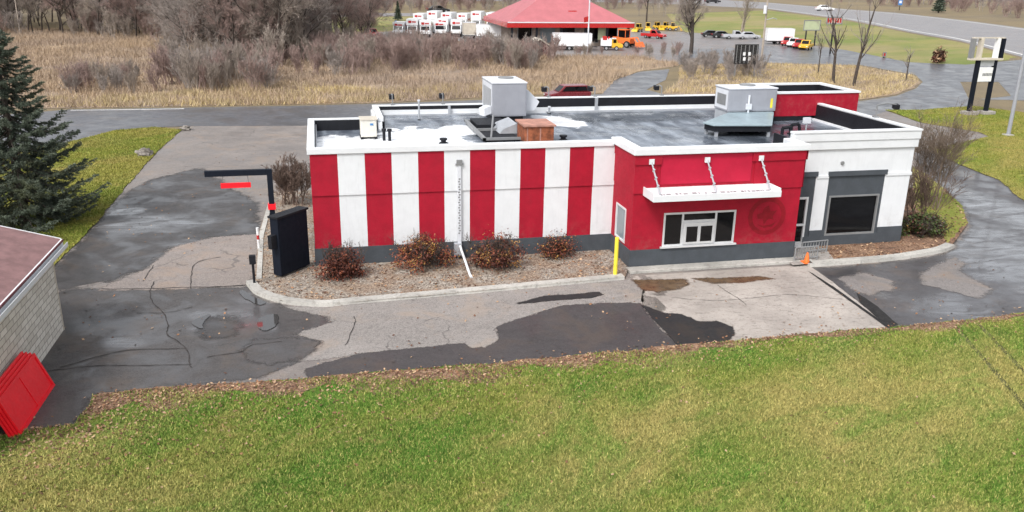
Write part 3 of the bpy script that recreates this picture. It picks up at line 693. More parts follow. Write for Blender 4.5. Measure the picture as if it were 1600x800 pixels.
# raised corner blocks and bands
b.box(BX0-.03, 14.1, BY-.05, BY-.001, 3.36, 4.60, 0); b.box(BX0-.06, 14.3, BY-.10, BY-.001, 4.60, BH, 0)
b.box(18.45, BX1+.05, BY-.10, BY-.001, 4.60, BH, 0); b.box(18.6, BX1+.03, BY-.05, BY-.001, 3.36, 4.60, 0)
b.box(BX0-.06, BX0-.001, BY, 0, 4.60, BH, 0); b.box(BX0-.03, BX0-.001, BY, 0, 3.36, 4.6, 0)
b.box(BX1+.001, BX1+.08, BY-.10, RY-.15, 4.60, BH, 0); b.box(BX1+.001, BX1+.04, BY-.05, RY-.05, 3.36, 4.6, 0)
b.build('bay_wall', M['red'], bld)
b = MB(); b.box(14.305, 18.445, BY-.03, BY-.002, 3.72, BH-.05); b.build('faded_wall_panel', M['redfade'], bld)['label'] = 'sun faded pinkish panel above the awning'
b = MB(); b.box(BX0-.03, BX1+.03, BY-.03, BY+.25, 0, ZB); b.box(BX0-.03, BX0+.25, BY+.25, 0, 0, ZB); b.box(BX1-.25, BX1+.03, BY+.25, RY, 0, ZB); b.build('bay_base', M['grey'], bld)
b = MB(); b.box(BX0-.14, BX1+.12, BY-.18, BY+.32, BH, BH+.27); b.box(BX0-.14, BX0+.34, BY+.32, .25, BH, BH+.27); b.box(BX1-.34, BX1+.12, BY+.32, RY-.02, BH, BH+.27); b.build('bay_coping', M['coping'], bld, bevel=.03)
# drive-through window
wx0, wx1, wz0, wz1 = 14.60, 17.95, .95, 2.46; yf = BY-.02
b = MB(); t = .07
def frame(b, x0, x1, z0, z1, y0, y1, t, mi=0):
    b.box(x0, x1, y0, y1, z0, z0+t, mi); b.box(x0, x1, y0, y1, z1-t, z1, mi); b.box(x0, x0+t, y0, y1, z0+t, z1-t, mi); b.box(x1-t, x1, y0, y1, z0+t, z1-t, mi)
win = empty('serving_window', (16.2, BY, 1)); win.parent = bld; win.location = (16.2-13, BY-5, 1)
frame(b, wx0, wx1, wz0, wz1, yf, BY+.12, .085)
b.box(15.44, 15.53, yf+.01, BY+.12, wz0+.085, wz1-.085); b.box(16.98, 17.07, yf+.01, BY+.12, wz0+.085, wz1-.085)
b.box(15.53, 16.98, yf+.01, BY+.12, 1.98, 2.09)
b.box(14.5, 18.05, yf-.10, yf-.001, wz0-.05, wz0+.02)
b.build('frame', M['alu'], win)
b = MB(); b.box(15.53, 16.98, BY-.08, BY+.06, wz0+.085, 1.98); o = b.build('sliding_panel', M['alu'], win)
b2 = MB(); b2.box(15.66, 16.17, BY-.092, BY-.081, 1.13, 1.82); b2.box(16.32, 16.85, BY-.092, BY-.081, 1.13, 1.82); b2.build('pane', M['glass'], win)
b2 = MB(); b2.box(wx0+.085, 15.44, BY+.02, BY+.04, wz0+.085, wz1-.085); b2.box(17.07, wx1-.085, BY+.02, BY+.04, wz0+.085, wz1-.085); b2.box(15.53, 16.98, BY+.02, BY+.04, 2.09, wz1-.085); b2.build('pane', M['glass'], win)
sw = empty('side_window', (0, 0, 0)); sw.parent = bld; sw.location = (BX0-13, -1.2-5, 1)
b = MB()
for y0, y1, z0, z1 in ((-1.80, -1.72, .95, 2.5), (-.63, -.55, .95, 2.5), (-1.72, -.63, .95, 1.03), (-1.72, -.63, 2.42, 2.5)): b.box(BX0-.03, BX0+.1, y0, y1, z0, z1)
b.build('frame', M['alu'], sw)
M['paleglass'] = simple('pale_reflecting_glass', (.20, .24, .26), .08, .1, 1)
b = MB(); b.box(BX0+.03, BX0+.05, -1.72, -.63, 1.03, 2.42); b.build('pane', M['paleglass'], sw)
# awning hung on rods
aw = empty('awning', (0, 0, 0)); aw.parent = bld; aw.location = (16.4-13, -3.1-5, 3.5)
b = MB(); b.prism([(-2.56, 3.42), (-2.56, 3.60), (-3.72, 3.46), (-3.72, 3.32)], 'x', 13.62, 19.22); b.build('canopy', M['coping'], aw)
b = MB(); b.box(13.56, 19.28, -3.78, -3.722, 3.29, 3.56); b.box(13.56, 13.618, -3.722, -2.57, 3.29, 3.66); b.box(19.222, 19.28, -3.722, -2.57, 3.29, 3.66); b.build('fascia', M['coping'], aw, bevel=.01)
rr = random.Random(4)
b = MB(); x = 14.0
while x < 19.0:
    l = rr.uniform(.04, .22); yy = -3.45+rr.uniform(-.02, .02)
    zt = 3.60+(yy+2.56)/1.16*.14
    b = MB(); b.obox((x, yy, zt+.003), (l, 0, 0), (0, rr.uniform(.08, .15), .014), (0, 0, .006)); x += l+rr.choice([.05, .08, .22]); b.build('dirt_mark', M['greyframe'], aw)
for xx in (13.83, 16.33, 18.81):
    b = MB(); b.box(xx-.11, xx+.11, -2.67, -2.60, 4.62, 4.84); o = b.build('anchor_plate', M['coping'], aw)
    b = MB(); b.tube((xx, -2.66, 4.70), (xx+.16, -3.38, 3.52), .035, n=6)
    for q in (.25, .5, .75):
        p = np.array((xx, -2.66, 4.70))*(1-q)+np.array((xx+.16, -3.38, 3.52))*q; b.tube(p-np.array((0, -.03, .05)), p+np.array((0, -.03, .05)), .055, n=6)
    b.build('tie_rod', M['galv'], aw)
# ghost of the removed round emblem
M['redghost'] = simple('ghost_red', (.245, .0045, .013), .6, .12, 5, spec=.3)
b = MB(); cx, cz = 19.45, 2.10; n = 48; vs = []; fs = []
yq = BY-.004
for i in range(n):
    a = 2*PI*i/n
    for r in (.66, .86): vs.append((cx+r*math.cos(a)*1.05, yq, cz+r*math.sin(a)))
for i in range(n):
    j = (i+1) % n; fs.append((2*i, 2*i+1, 2*j+1, 2*j))
b.add(vs, fs)
star = []
for (x, z) in [(-.52, .10), (-.25, .18), (-.18, .40), (.05, .52), (.16, .22), (.50, .26), (.30, .0), (.36, -.20), (.10, -.12), (-.12, -.40), (-.20, -.10), (-.45, -.12)]: star.append((cx+x*.95, yq, cz+z*.95))
b.add(star, [tuple(range(len(star)-1, -1, -1))])
b.add([(cx+x, yq, cz+z) for x, z in [(-.45, -.36), (-.10, -.54), (.30, -.50), (.52, -.24), (.22, -.40), (-.12, -.44)]], [(0, 1, 2, 3, 4, 5)])
b.build('emblem', M['redghost'], bld)
# right hand section
b = MB(); y1 = RY+.3
b.box(BX1+.005, 22.53, RY, y1, 3.66, RH-.85, 0); b.box(22.53, 23.18, RY, y1, ZB, RH-.85, 0); b.box(23.18, 26.12, RY, y1, 3.62, RH-.85, 0); b.box(26.12, RX, RY, y1, ZB, RH-.85, 0); b.box(RX-.3, RX, y1, 11.4, ZB, RH-.85, 0)
for x0, x1 in ((22.56, 23.16), (26.15, RX+.05)): b.box(x0, x1, RY-.04, RY-.001, 3.36, 3.50, 0)
b.box(RX+.001, RX+.05, RY, 11.4, 3.36, 3.5, 0)
b.build('corner_wall', M['white'], bld)
b = MB(); b.box(BX1+.1, RX+.10, RY-.10, RY+.16, RH-.85, RH-.46); b.box(BX1+.1, RX+.14, RY-.14, RY+.16, RH-.459, RH-.09); b.box(BX1+.08, RX+.17, RY-.17, RY+.18, RH-.089, RH)
b.box(RX-.12, RX+.10, RY+.16, 11.44, RH-.85, RH-.46); b.box(RX-.12, RX+.14, RY+.16, 11.44, RH-.459, RH-.09); b.box(RX-.14, RX+.17, RY+.18, 11.44, RH-.089, RH)
b.build('cornice', M['coping'], bld, bevel=.015)
b = MB(); b.box(22.2, 26.0, RY-.03, y1, 0, .575); b.box(22.5, 23.17, RY-.03, y1, .575, ZB); b.box(26.13, RX+.03, RY-.03, y1, .575, ZB); b.box(26.0, RX+.03, RY-.03, y1, 0, .575); b.box(RX-.3, RX+.03, y1, 11.4, 0, ZB); b.build('corner_base', M['grey'], bld)
b = MB()
b.box(23.18, 26.12, RY+.03, y1, 2.50, 3.62); b.box(23.18, 23.34, RY+.03, y1, .575, 2.5); b.box(25.96, 26.12, RY+.03, y1, .575, 2.5); b.box(23.12, 26.18, RY-.06, RY+.029, 3.44, 3.66)
b.box(BX1+.005, 22.53, RY+.03, y1, 2.50, 3.66); b.box(22.28, 22.53, RY+.03, y1, .575, 2.5); b.box(BX1+.005, 22.58, RY-.06, RY+.029, 3.46, 3.68)
b.build('dark_surround', M['grey'], bld)
dw = empty('dining_window', (0, 0, 0)); dw.parent = bld; dw.location = (24.6-13, RY-5, .6)
b = MB(); frame(b, 23.34, 25.96, .575, 2.5, RY-.02, RY+.14, .075); b.build('frame', M['greyframe'], dw)
b = MB(); b.box(23.415, 25.885, RY+.08, RY+.10, .65, 2.425); b.build('pane', M['glass'], dw)
dr = empty('door', (0, 0, 0)); dr.parent = bld; dr.location = (21.6-13, RY-5, 0)
b = MB(); frame(b, BX1+.02, 22.27, .02, 2.5, RY-.02, RY+.10, .10); b.box(21.06, 22.17, RY+.0, RY+.06, .12, .34); b.build('frame', M['alu'], dr)
b = MB(); b.box(BX1+.12, 22.17, RY+.07, RY+.09, .34, 2.4); b.build('pane', M['glass'], dr)
b = MB(); b.box(21.1, 22.15, RY-.02, RY+.03, 1.12, 1.22); b.build('push_bar', M['alu'], dr)
b = MB(); b.tube((23.75, RY-.06, 4.05), (23.75, RY, 4.05), .09, n=12); b.build('wall_light', M['greyframe'], bld)
# red roof tower
tw = empty('roof_tower', (0, 0, 0)); tw.parent = bld; tw.location = (27-13, 7-5, 4.6)
TX0, TX1, TY0, TY1, TZ = 24.75, 29.80, 7.0, 10.9, 6.08
b = MB(); b.box(TX0, TX1, TY0, TY0+.2, 4.86, TZ); b.box(TX0, TX0+.2, TY0+.2, TY1, 4.86, TZ); b.box(TX1-.2, TX1, TY0+.2, TY1, 4.86, TZ); b.box(TX0+.2, TX1-.2, TY1-.2, TY1, 4.86, TZ); b.build('wall', M['red'], tw)
b = MB(); b.box(TX0+.02, 27.05, TY0+.03, TY1-.02, ZR, 4.86); b.build('flashing', M['black'], tw)
b = MB(); b.box(RX+.06, TX1-.02, TY0+.03, TY1-.02, 0, 4.86); b.build('lower_wall', M['white'], tw)
b = MB(); b.box(TX0-.06, TX1+.06, TY0-.06, TY0+.26, TZ, TZ+.10); b.box(TX0-.06, TX0+.26, TY0+.26, TY1-.26, TZ, TZ+.10); b.box(TX1-.26, TX1+.06, TY0+.26, TY1-.26, TZ, TZ+.10); b.box(TX0-.06, TX1+.06, TY1-.26, TY1+.06, TZ, TZ+.10); b.build('coping', M['coping'], tw)
b = MB(); b.box(TX0+.2, TX1-.2, TY0+.2, TY1-.2, 5.60, 5.64)
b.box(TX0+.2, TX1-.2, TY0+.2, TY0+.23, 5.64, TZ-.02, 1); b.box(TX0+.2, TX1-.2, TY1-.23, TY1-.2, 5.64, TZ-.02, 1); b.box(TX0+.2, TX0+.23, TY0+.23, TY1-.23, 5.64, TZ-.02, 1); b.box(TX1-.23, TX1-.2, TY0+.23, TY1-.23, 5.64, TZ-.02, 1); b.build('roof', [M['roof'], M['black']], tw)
# downspout-like conduit on the wall
ds = empty('wall_conduit', (0, 0, 0)); ds.parent = bld; ds.location = (6.15-13, -.1-5, .8)
b = MB(); b.box(6.0, 6.34, -.16, -.051, 4.30, 4.36); b.box(6.05, 6.29, -.15, -.051, 4.36, 4.52); b.build('bracket', M['greyframe'], ds)
b = MB(); b.box(6.09, 6.24, -.13, -.052, .80, 4.30); b.build('pipe', M['aclight'], ds)
b = MB()
for i in range(22): MB().box(6.11+.03*(i % 2), 6.18+.03*(i % 2), -.140, -.131, 1.25+i*.115, 1.31+i*.115).build('rung', M['greyframe'], ds)
b = MB(); b.path([(6.16, -.10, .80), (6.18, -.5, .62), (6.22, -2.4, .16), (6.25, -2.67, .12)], .055, 8); b.build('drain_pipe', M['coping'], bld)
b = MB(); b.box(5.92, 6.24, -.28, -.031, .30, .84); b.tube((6.08, -.16, .10), (6.08, -.16, .30), .03); b.build('meter_box', M['galv'], bld, bevel=.02)

# ------------------------------------------------------------------ on the roof
def rtu(name, label, x0, x1, y0, y1, z0, z1, platform, vents):
    r = empty(name, ((x0+x1)/2, (y0+y1)/2, ZR), label, 'air conditioner', 'rooftop air units')
    b = MB(); b.box(x0, x1, y0, y1, z0, z1); b.build('casing', M['acgrey'], r, bevel=.025)
    b = MB(); b.box(x0-.03, x1+.03, y0-.03, y1+.03, z1, z1+.07); b.build('lid', M['aclight'], r, bevel=.015)
    b = MB(); b.box(x0-.012, x0-.001, y0+.1, y1-.1, z0+.1, z1-.06)
    b.build('side_panel', M['aclight'], r)  # left side set paler: light from the left put into its colour
    b = MB()
    for i in range(7): b.box(x0-.03, x0-.013, y0+.3+i*(y1-y0-.6)/7, y0+.42+i*(y1-y0-.6)/7, z0+.3, z1-.3)
    b.build('grille', M['greyframe'], r)
    b = MB(); b.box(x0+.08, x1-.08, y0-.014, y0-.001, z0+.08, z1-.08); b.build('front_panel', M['acgrey'], r)
    b = MB(); cx, cy, rr_ = (x0+x1)/2+.2, y0+(y1-y0)*.68, min(.42, (x1-x0)*.3)
    b.tube((cx, cy, z1+.07), (cx, cy, z1+.13), rr_, n=20); b.build('fan_guard', M['greyframe'], r)
    b = MB()
    for px_, py, qx, qy, a, c in platform: b.box(px_, qx, py, qy, a, c)
    b.build('base_frame', M['galv'] if vents else M['black'], r)
    return r
a1 = rtu('rooftop_unit', 'large boxy grey air unit left of the rusty hood on the roof', 9.30, 11.14, 8.45, 11.25, 4.92, 6.62, [(9.4, 8.6, 11.0, 11.1, ZR, 4.92)], False)
b = MB(); b.prism([(11.14, 5.15), (11.14, 6.2), (11.35, 6.2), (11.95, 5.6), (11.7, 5.15)], 'y', 8.9, 10.6); b.build('intake_hood', M['aclight'], a1)
b = MB(); b.obox((8.85, 8.2, 5.0), (.42, .25, .1), (-.2, .4, .0), (0, .1, .38)); b.build('flue_cap', M['aclight'], a1)
a2 = rtu('rooftop_unit', 'wide grey air unit beside the red roof tower', 21.75, 24.55, 6.6, 8.25, 5.22, 6.40, [(21.8, 6.7, 24.5, 8.2, ZR, 5.20)], True)
b = MB(); b.tube((22.9, 6.52, 4.95), (22.9, 6.52, 6.1), .06); b.box(22.75, 23.05, 6.44, 6.57, 5.35, 5.65); b.build('gas_pipe', M['aclight'], a2)
b = MB(); b.box(24.2, 24.33, 6.577, 6.584, 5.4, 5.9); b.build('warning_label', M['yellow'], a2)
def duct(label, pts, zt, deck, side, zb=ZR):
    r = empty('duct_platform', (pts[0][0], pts[0][1], ZR), label, 'duct', 'roof duct platforms')
    b = MB(); b.prism(pts, 'z', zt-.05, zt); b.build('deck', M[deck], r)
    cx = sum(p[0] for p in pts)/len(pts); cy = sum(p[1] for p in pts)/len(pts)
    b = MB(); b.prism([(cx+(p[0]-cx)*.96, cy+(p[1]-cy)*.96) for p in pts], 'z', zt-.34, zt-.051); b.build('skirt', M[side], r)
    for p in pts:
        b = MB(); q = (cx+(p[0]-cx)*.9, cy+(p[1]-cy)*.9); b.box(q[0]-.07, q[0]+.07, q[1]-.07, q[1]+.07, zb, zt-.34); b.build('foot', M['galv'], r)
    return r
M['bluegalv'] = simple('bluish_sheet_metal', (.33, .42, .46), .38, .12, 1.2, metal=.3, dirt=.25)
dp2 = duct('bluish sheet metal duct platform under the wide grey unit', [(19.0, 3.7), (19.2, 2.9), (22.1, 2.5), (24.3, 6.3), (24.3, 6.58), (21.8, 6.58)], 5.20, 'bluegalv', 'black')
r = empty('duct_assembly', (8.6, 4.5, ZR), 'dark open steel frame with duct below the large boxy unit', 'duct frame')
b = MB(); b.box(7.95, 9.6, 3.2, 8.2, ZR+.01, ZR+.10); b.build('pan', M['black'], r)
b = MB(); b.box(8.1, 9.7, 6.2, 8.3, ZR+.1, 4.90); b.build('duct', M['black'], r)
b = MB()
for y in (3.1, 5.6, 8.25): b.box(7.8, 9.6, y, y+.10, ZR+.10, ZR+.22)
b.box(7.8, 7.95, 3.1, 8.4, ZR+.10, ZR+.24); b.tube((8.2, 3.2, ZR+.2), (8.9, 6.2, ZR+.75), .05); b.build('rail', M['greyframe'], r)
b = MB(); b.prism([(9.75, ZR+.12), (9.75, 5.2), (9.1, 4.95), (8.9, ZR+.12)], 'y', 4.6, 6.6); b.build('transition_duct', M['galv'], r)
r = empty('exhaust_hood', (10.5, 3.5, ZR), 'rusty brown boxy exhaust hood on the restaurant roof', 'exhaust hood')
b = MB(); b.box(9.72, 11.08, 2.7, 4.4, ZR, 5.36); b.build('housing', M['rust'], r, bevel=.02)
M['rust2'] = simple('pale_rusty_top', (.40, .20, .15), .8, .25, 3, dirt=.3)
b = MB(); b.box(9.62, 11.16, 2.62, 4.5, 5.36, 5.43); b.build('lid', M['rust2'], r)
b = MB(); b.box(10.4, 10.46, 2.68, 2.699, ZR+.1, 5.3); b.box(9.78, 9.84, 2.68, 2.699, ZR+.1, 5.3); b.build('seam', M['rust2'], r)
r = empty('condenser_unit', (2.7, 5, ZR), 'small cream condenser box on the white left end of the roof', 'condenser')
b = MB(); b.box(2.32, 3.06, 4.7, 5.6, ZR+.10, 5.50); b.build('casing', M['cream'], r, bevel=.03)
b = MB(); b.box(2.28, 3.10, 4.66, 5.64, 5.50, 5.54); b.build('lid', M['beige'], r)
b = MB(); b.box(2.3, 2.42, 4.7, 5.6, ZR, ZR+.1); b.box(2.95, 3.07, 4.7, 5.6, ZR, ZR+.1); b.build('foot', M['black'], r)
b = MB(); b.box(2.75, 2.9, 4.685, 4.699, 5.25, 5.34); b.build('maker_badge', M['vblue'], r)
r = empty('vent_pipe_group', (3.4, 4.4, ZR), 'pair of dark roof pipes just right of the cream condenser', 'roof pipes')
for q in ((3.35, 4.3), (3.6, 4.2)):
    b = MB(); b.tube((q[0], q[1], ZR), (q[0], q[1], ZR+.45), .07); b.tube((q[0], q[1], ZR+.45), (q[0], q[1], ZR+.55), .11); b.build('pipe', M['black'], r)
def vent(x, y, h, rr_, label, m='galv'):
    r = empty('vent_pipe', (x, y, ZR), label, 'vent pipe', 'roof vent pipes')
    b = MB(); b.tube((x, y, ZR), (x, y, ZR+h), rr_, n=10); b.build('pipe', M[m], r)
    b = MB(); b.tube((x, y, ZR+h), (x, y, ZR+h+.08), rr_*1.5, n=10); b.build('cap', M['black' if m == 'black' else 'aclight'], r)
    b = MB(); b.tube((x, y, ZR), (x, y, ZR+.06), rr_*2, rr_*1.3, n=10); b.build('boot', M['black'], r)
p = onY(655, 190, 9.8); vent(p[0], 9.8, 1.0, .05, 'thin tall vent pipe by the rear parapet with white cap')
p = G(693, 224, ZR); vent(p[0], p[1], .16, .12, 'low black roof drain vent near the striped wall', 'black')
p = G(880, 219, ZR); vent(p[0], p[1], .16, .12, 'low black roof vent right of the rusty hood', 'black')
p = G(858, 178, ZR); vent(p[0], p[1], .35, .06, 'short grey vent pipe in front of the rear right parapet')
for i, (u, v) in enumerate(((1222, 208), (1236, 203))):
    p = G(u, v, ZR+.2); b = empty('roof_pipe_elbow', (p[0], p[1], ZR), ['dark pipe elbow beside the corner cornice', 'dark pipe bend nearer the red tower base'][i], 'pipe')
    m_ = MB(); m_.path([(p[0], p[1], ZR), (p[0], p[1], ZR+.45), (p[0]+.4, p[1], ZR+.5), (p[0]+.5, p[1], ZR+.1)], .08, 8); m_.build('pipe', M['black'], b)
    m_ = MB(); m_.tube((p[0], p[1], ZR), (p[0], p[1], ZR+.05), .18); m_.build('flange', M['black'], b)
p = G(1262, 190, ZR+.4); b = empty('electrical_box', (p[0], p[1], ZR), 'pale small electrical box at the foot of the red tower', 'electrical box')
m_ = MB(); m_.box(p[0]-.2, p[0]+.2, p[1], p[1]+.15, ZR+.3, ZR+.6); m_.build('box', M['aclight'], b); m_ = MB(); m_.tube((p[0], p[1]+.07, ZR), (p[0], p[1]+.07, ZR+.3), .05); m_.build('post', M['galv'], b)
def flood(x, y, z, dx, dy, label, h=.5, arm=.5):
    r = empty('parapet_floodlight', (x, y, z), label, 'floodlight', 'floodlights along the parapet')
    b = MB(); b.box(x-.10, x+.10, y-.14, y+.14, z, z+.06); b.build('bracket', M['greyframe'], r)
    b = MB(); b.path([(x, y, z+.06), (x, y, z+h), (x+dx*arm*.5, y+dy*arm*.5, z+h+.06), (x+dx*arm, y+dy*arm, z+h-.02)], .035, 6); b.build('arm', M['greyframe'], r)
    b = MB(); ex, ey = x+dx*arm, y+dy*arm; b.obox((ex-.14, ey-.12, z+h-.26), (.28, 0, 0), (0, .24, .06), (0, 0, .22)); b.build('lamp_head', M['black'], r)
for u, zz, lb in ((613, HM, 'leftmost floodlight on the rear parapet behind the white roof end'), (692, HM, 'second floodlight on the rear parapet just left of the big air unit'), (857, 5.46, 'first floodlight right of the big air unit on the tall rear parapet'),
                  (929, 5.46, 'floodlight on the rear parapet beside the parked red car'), (1033, 5.46, 'floodlight on the rear parapet nearest the wide grey unit')):
    p = onY(u, 155, 11.6); flood(p[0], 11.6, zz, -.3 if u > 800 else 0, .95, lb)
flood(RX-.02, 2.0, RH, 1, .1, 'long armed floodlight on the right parapet edge', .62, 1.15)

# ------------------------------------------------------------------ around the building
# clearance bar
p = G(431, 400); yb = p[1]; zt = onY(421, 268, yb)[2]; xl = onY(320, 275, yb)[0]; xp = p[0]
r = empty('clearance_bar', (xp, yb, 0), 'dark clearance bar arm with hanging red board over the drive lane', 'clearance bar')
b = MB(); b.box(xp-.11, xp+.11, yb-.11, yb+.11, 0, zt+.11); b.build('post', M['navy'], r, bevel=.01)
b = MB(); b.box(xl, xp-.112, yb-.11, yb+.11, zt-.13, zt+.11); b.build('arm', M['navy'], r, bevel=.01)
zc = onY(427, 322, yb)[2]
b = MB(); b.box(xp-.16, xp+.16, yb-.16, yb+.16, zc-.12, zc+.12); b.build('collar', M['redpaint'], r)
bl, br_ = onY(345, 291, yb), onY(392, 289, yb)
hb = empty('hanging_board', (0, 0, 0)); hb.parent = r; hb.location = (bl[0]-xp, 0, bl[2])
b = MB(); b.box(bl[0], br_[0], yb-.03, yb+.03, bl[2]-.09, bl[2]+.13); b.build('board', M['redpaint'], hb)
for x in (bl[0]+.1, br_[0]-.1):
    b = MB(); b.tube((x, yb, bl[2]+.13), (x, yb, zt-.13), .012, n=4); b.build('chain', M['greyframe'], hb)
# menu board
p0, p1 = G(440, 435, .1), G(485, 416, .1)
ax = (p1-p0); ax[2] = 0; L = np.linalg.norm(ax); ax /= L; nv = np.array((-ax[1], ax[0], 0))
ht = onY(425, 343, p0[1])[2]
r = empty('menu_board', ((p0+p1)/2*np.array((1, 1, 0))), 'tall dark menu board cabinet standing in the gravel bed', 'menu board')
b = MB(); b.obox(p0+np.array((0, 0, .08)), ax*L, nv*.42, (0, 0, ht-.18)); b.build('cabinet', M['navy'], r, bevel=.03)
b = MB(); b.obox(p0+np.array((0, 0, ht-.10))-ax*.05-nv*.05, ax*(L+.1), nv*.52, (0, 0, .08)); b.build('top_cap', M['black'], r)
b = MB(); b.obox(p0+ax*.08-nv*.012+np.array((0, 0, .5)), ax*(L-.16), nv*.011, (0, 0, ht-.75)); b.build('back_panel', M['navy'], r)
for q in (.2, L-.3):
    b = MB(); b.obox(p0+ax*q+nv*.16, ax*.12, nv*.12, (0, 0, .35)); b.build('leg', M['black'], r)
b = MB(); b.obox(p0-ax*.30+nv*.10+np.array((0, 0, 1.3)), ax*.295, nv*.2, (0, 0, .55)); b.build('side_lamp_box', M['black'], r)
p = G(398, 447); r = empty('speaker_post', p, 'short black post at the island corner beside the menu board', 'post')
b = MB(); b.tube(p, p+np.array((0, 0, .95)), .05); b.build('pole', M['black'], r); b = MB(); x, y = p[:2]; b.box(x-.12, x+.12, y-.10, y+.10, .95, 1.3); b.build('speaker_box', M['black'], r)
p = G(405, 392); r = empty('guide_post', p, 'white and red guide post on the left island kerb', 'post')
b = MB(); b.tube(p, p+np.array((0, 0, .55)), .06, n=8); b.tube(p+np.array((0, 0, .75)), p+np.array((0, 0, 1.1)), .06, n=8); b.build('pole', M['vwhite'], r); b = MB(); b.tube(p+np.array((0, 0, .55)), p+np.array((0, 0, .75)), .062, n=8); b.build('band', M['vred'], r)
p = G(961, 430, .1); zt = onY(964.5, 372, p[1])[2]
r = empty('bollard', (p[0], p[1], .1), 'yellow steel bollard at the corner of the red bay', 'bollard')
b = MB(); b.tube(p, (p[0], p[1], zt), .085, n=14); b.build('post', M['yellow'], r, smooth=False); b = MB(); b.blob((p[0], p[1], zt), .085, .085, .05, amp=0); b.build('cap', M['yellow'], r)
p = G(1260, 410, .11)
r = empty('traffic_cone', p, 'small orange traffic cone on the walkway before the metal rack', 'cone')
b = MB(); b.tube(p+np.array((0, 0, .04)), p+np.array((0, 0, .46)), .13, .035, 14); b.build('cone', M['orange'], r); b = MB(); b.box(p[0]-.19, p[0]+.19, p[1]-.19, p[1]+.19, p[2], p[2]+.04); b.build('base', M['orange'], r)
b = MB(); b.tube(p+np.array((0, 0, .20)), p+np.array((0, 0, .28)), .097, .078, 14); b.build('band', M['orange'], r)
def rack(a, c, h, label, n=9):
    a = np.array(a); c = np.array(c); r = empty('bike_rack', (a+c)/2, label, 'bike rack', 'low metal racks by the door')
    b = MB(); up = np.array((0, 0, 1.))
    b.tube(a+up*h, c+up*h, .035); b.tube(a+up*.12, c+up*.12, .03); b.tube(a, a+up*h, .035); b.tube(c, c+up*h, .035); b.build('frame', M['greyframe'], r)
    for i in range(1, n):
        q = a+(c-a)*i/n; b = MB(); b.tube(q+up*.12, q+up*h, .02, n=5); b.build('bar', M['greyframe'], r)
rack(G(1252, 397, .11), G(1291, 393, .11), .55, 'low grey metal rack under the dining window beside the door')
rack(G(1241, 408, .11), G(1276, 405, .11), .62, 'low grey metal rack by the walkway edge behind the orange cone')
for (u, v, sx, lb, k) in ((226, 243, .55, 'grey boulder standing alone on the left lawn', 1), (291, 203, .42, 'flat dark stone at the far end of the left lawn by the road', 2)):
    p = G(u, v); b = MB(); b.blob((p[0], p[1], .12), sx, sx*.7, .36 if k == 1 else .2, k, .6, nu=18, nv=12); tag(b.build('boulder', M['rock']), lb, 'rock')
# outbuilding at the left edge
r = empty('outbuilding', (-12, -8, 0), 'cream shake sided outbuilding with faded pink roof at the left edge', 'building')
X1, Y1 = -8.62, -5.1; zE = onX(86, 372, X1)[2]
b = MB(); b.box(X1-7, X1, Y1-9, Y1, 0, zE-.25); b.add([(X1, Y1, zE-.25), (X1-3.5, Y1, zE+.9), (X1-7, Y1, zE-.25)], [(0, 1, 2)]); b.build('wall', M['siding'], r)
rx = X1+.30; zr = zE-.02; rdg = X1-3.5
b = MB(); b.prism([(rx, zr+.10), (rdg, zr+1.25), (X1-7.3, zr+.10), (X1-7.3, zr+.02), (rdg, zr+1.15), (rx, zr+.02)], 'y', Y1-9.3, Y1+.22); b.build('roof', M['pinkshingle'], r)
b = MB(); b.box(rx+.002, rx+.05, Y1-9.3, Y1+.22, zr-.16, zr+.10); b.build('fascia', M['coping'], r)
M['maroon'] = simple('maroon_trim', (.10, .012, .018), .5, .1, 2)
b = MB(); b.box(rx+.052, rx+.085, Y1-9.3, Y1+.22, zr+.03, zr+.10); b.build('drip_edge', M['maroon'], r)
b = MB(); b.prism([(rx+.05, zr-.17), (rx+.19, zr-.17), (rx+.19, zr-.02), (rx+.172, zr-.02), (rx+.172, zr-.15), (rx+.05, zr-.15)], 'y', Y1-9.3, Y1+.25); b.build('gutter', M['coping'], r)
b = MB(); b.prism([(rx, zr+.12), (rdg, zr+1.27), (rdg, zr+1.12), (rx, zr-.04)], 'y', Y1+.222, Y1+.26); b.prism([(X1-7.3, zr+.12), (X1-7.3, zr-.04), (rdg, zr+1.12), (rdg, zr+1.27)], 'y', Y1+.222, Y1+.26); b.build('bargeboard', M['coping'], r)
b = MB(); b.box(X1-.05, X1+.02, Y1-.05, Y1+.02, 0, zE-.25); b.build('corner_trim', M['beige'], r)
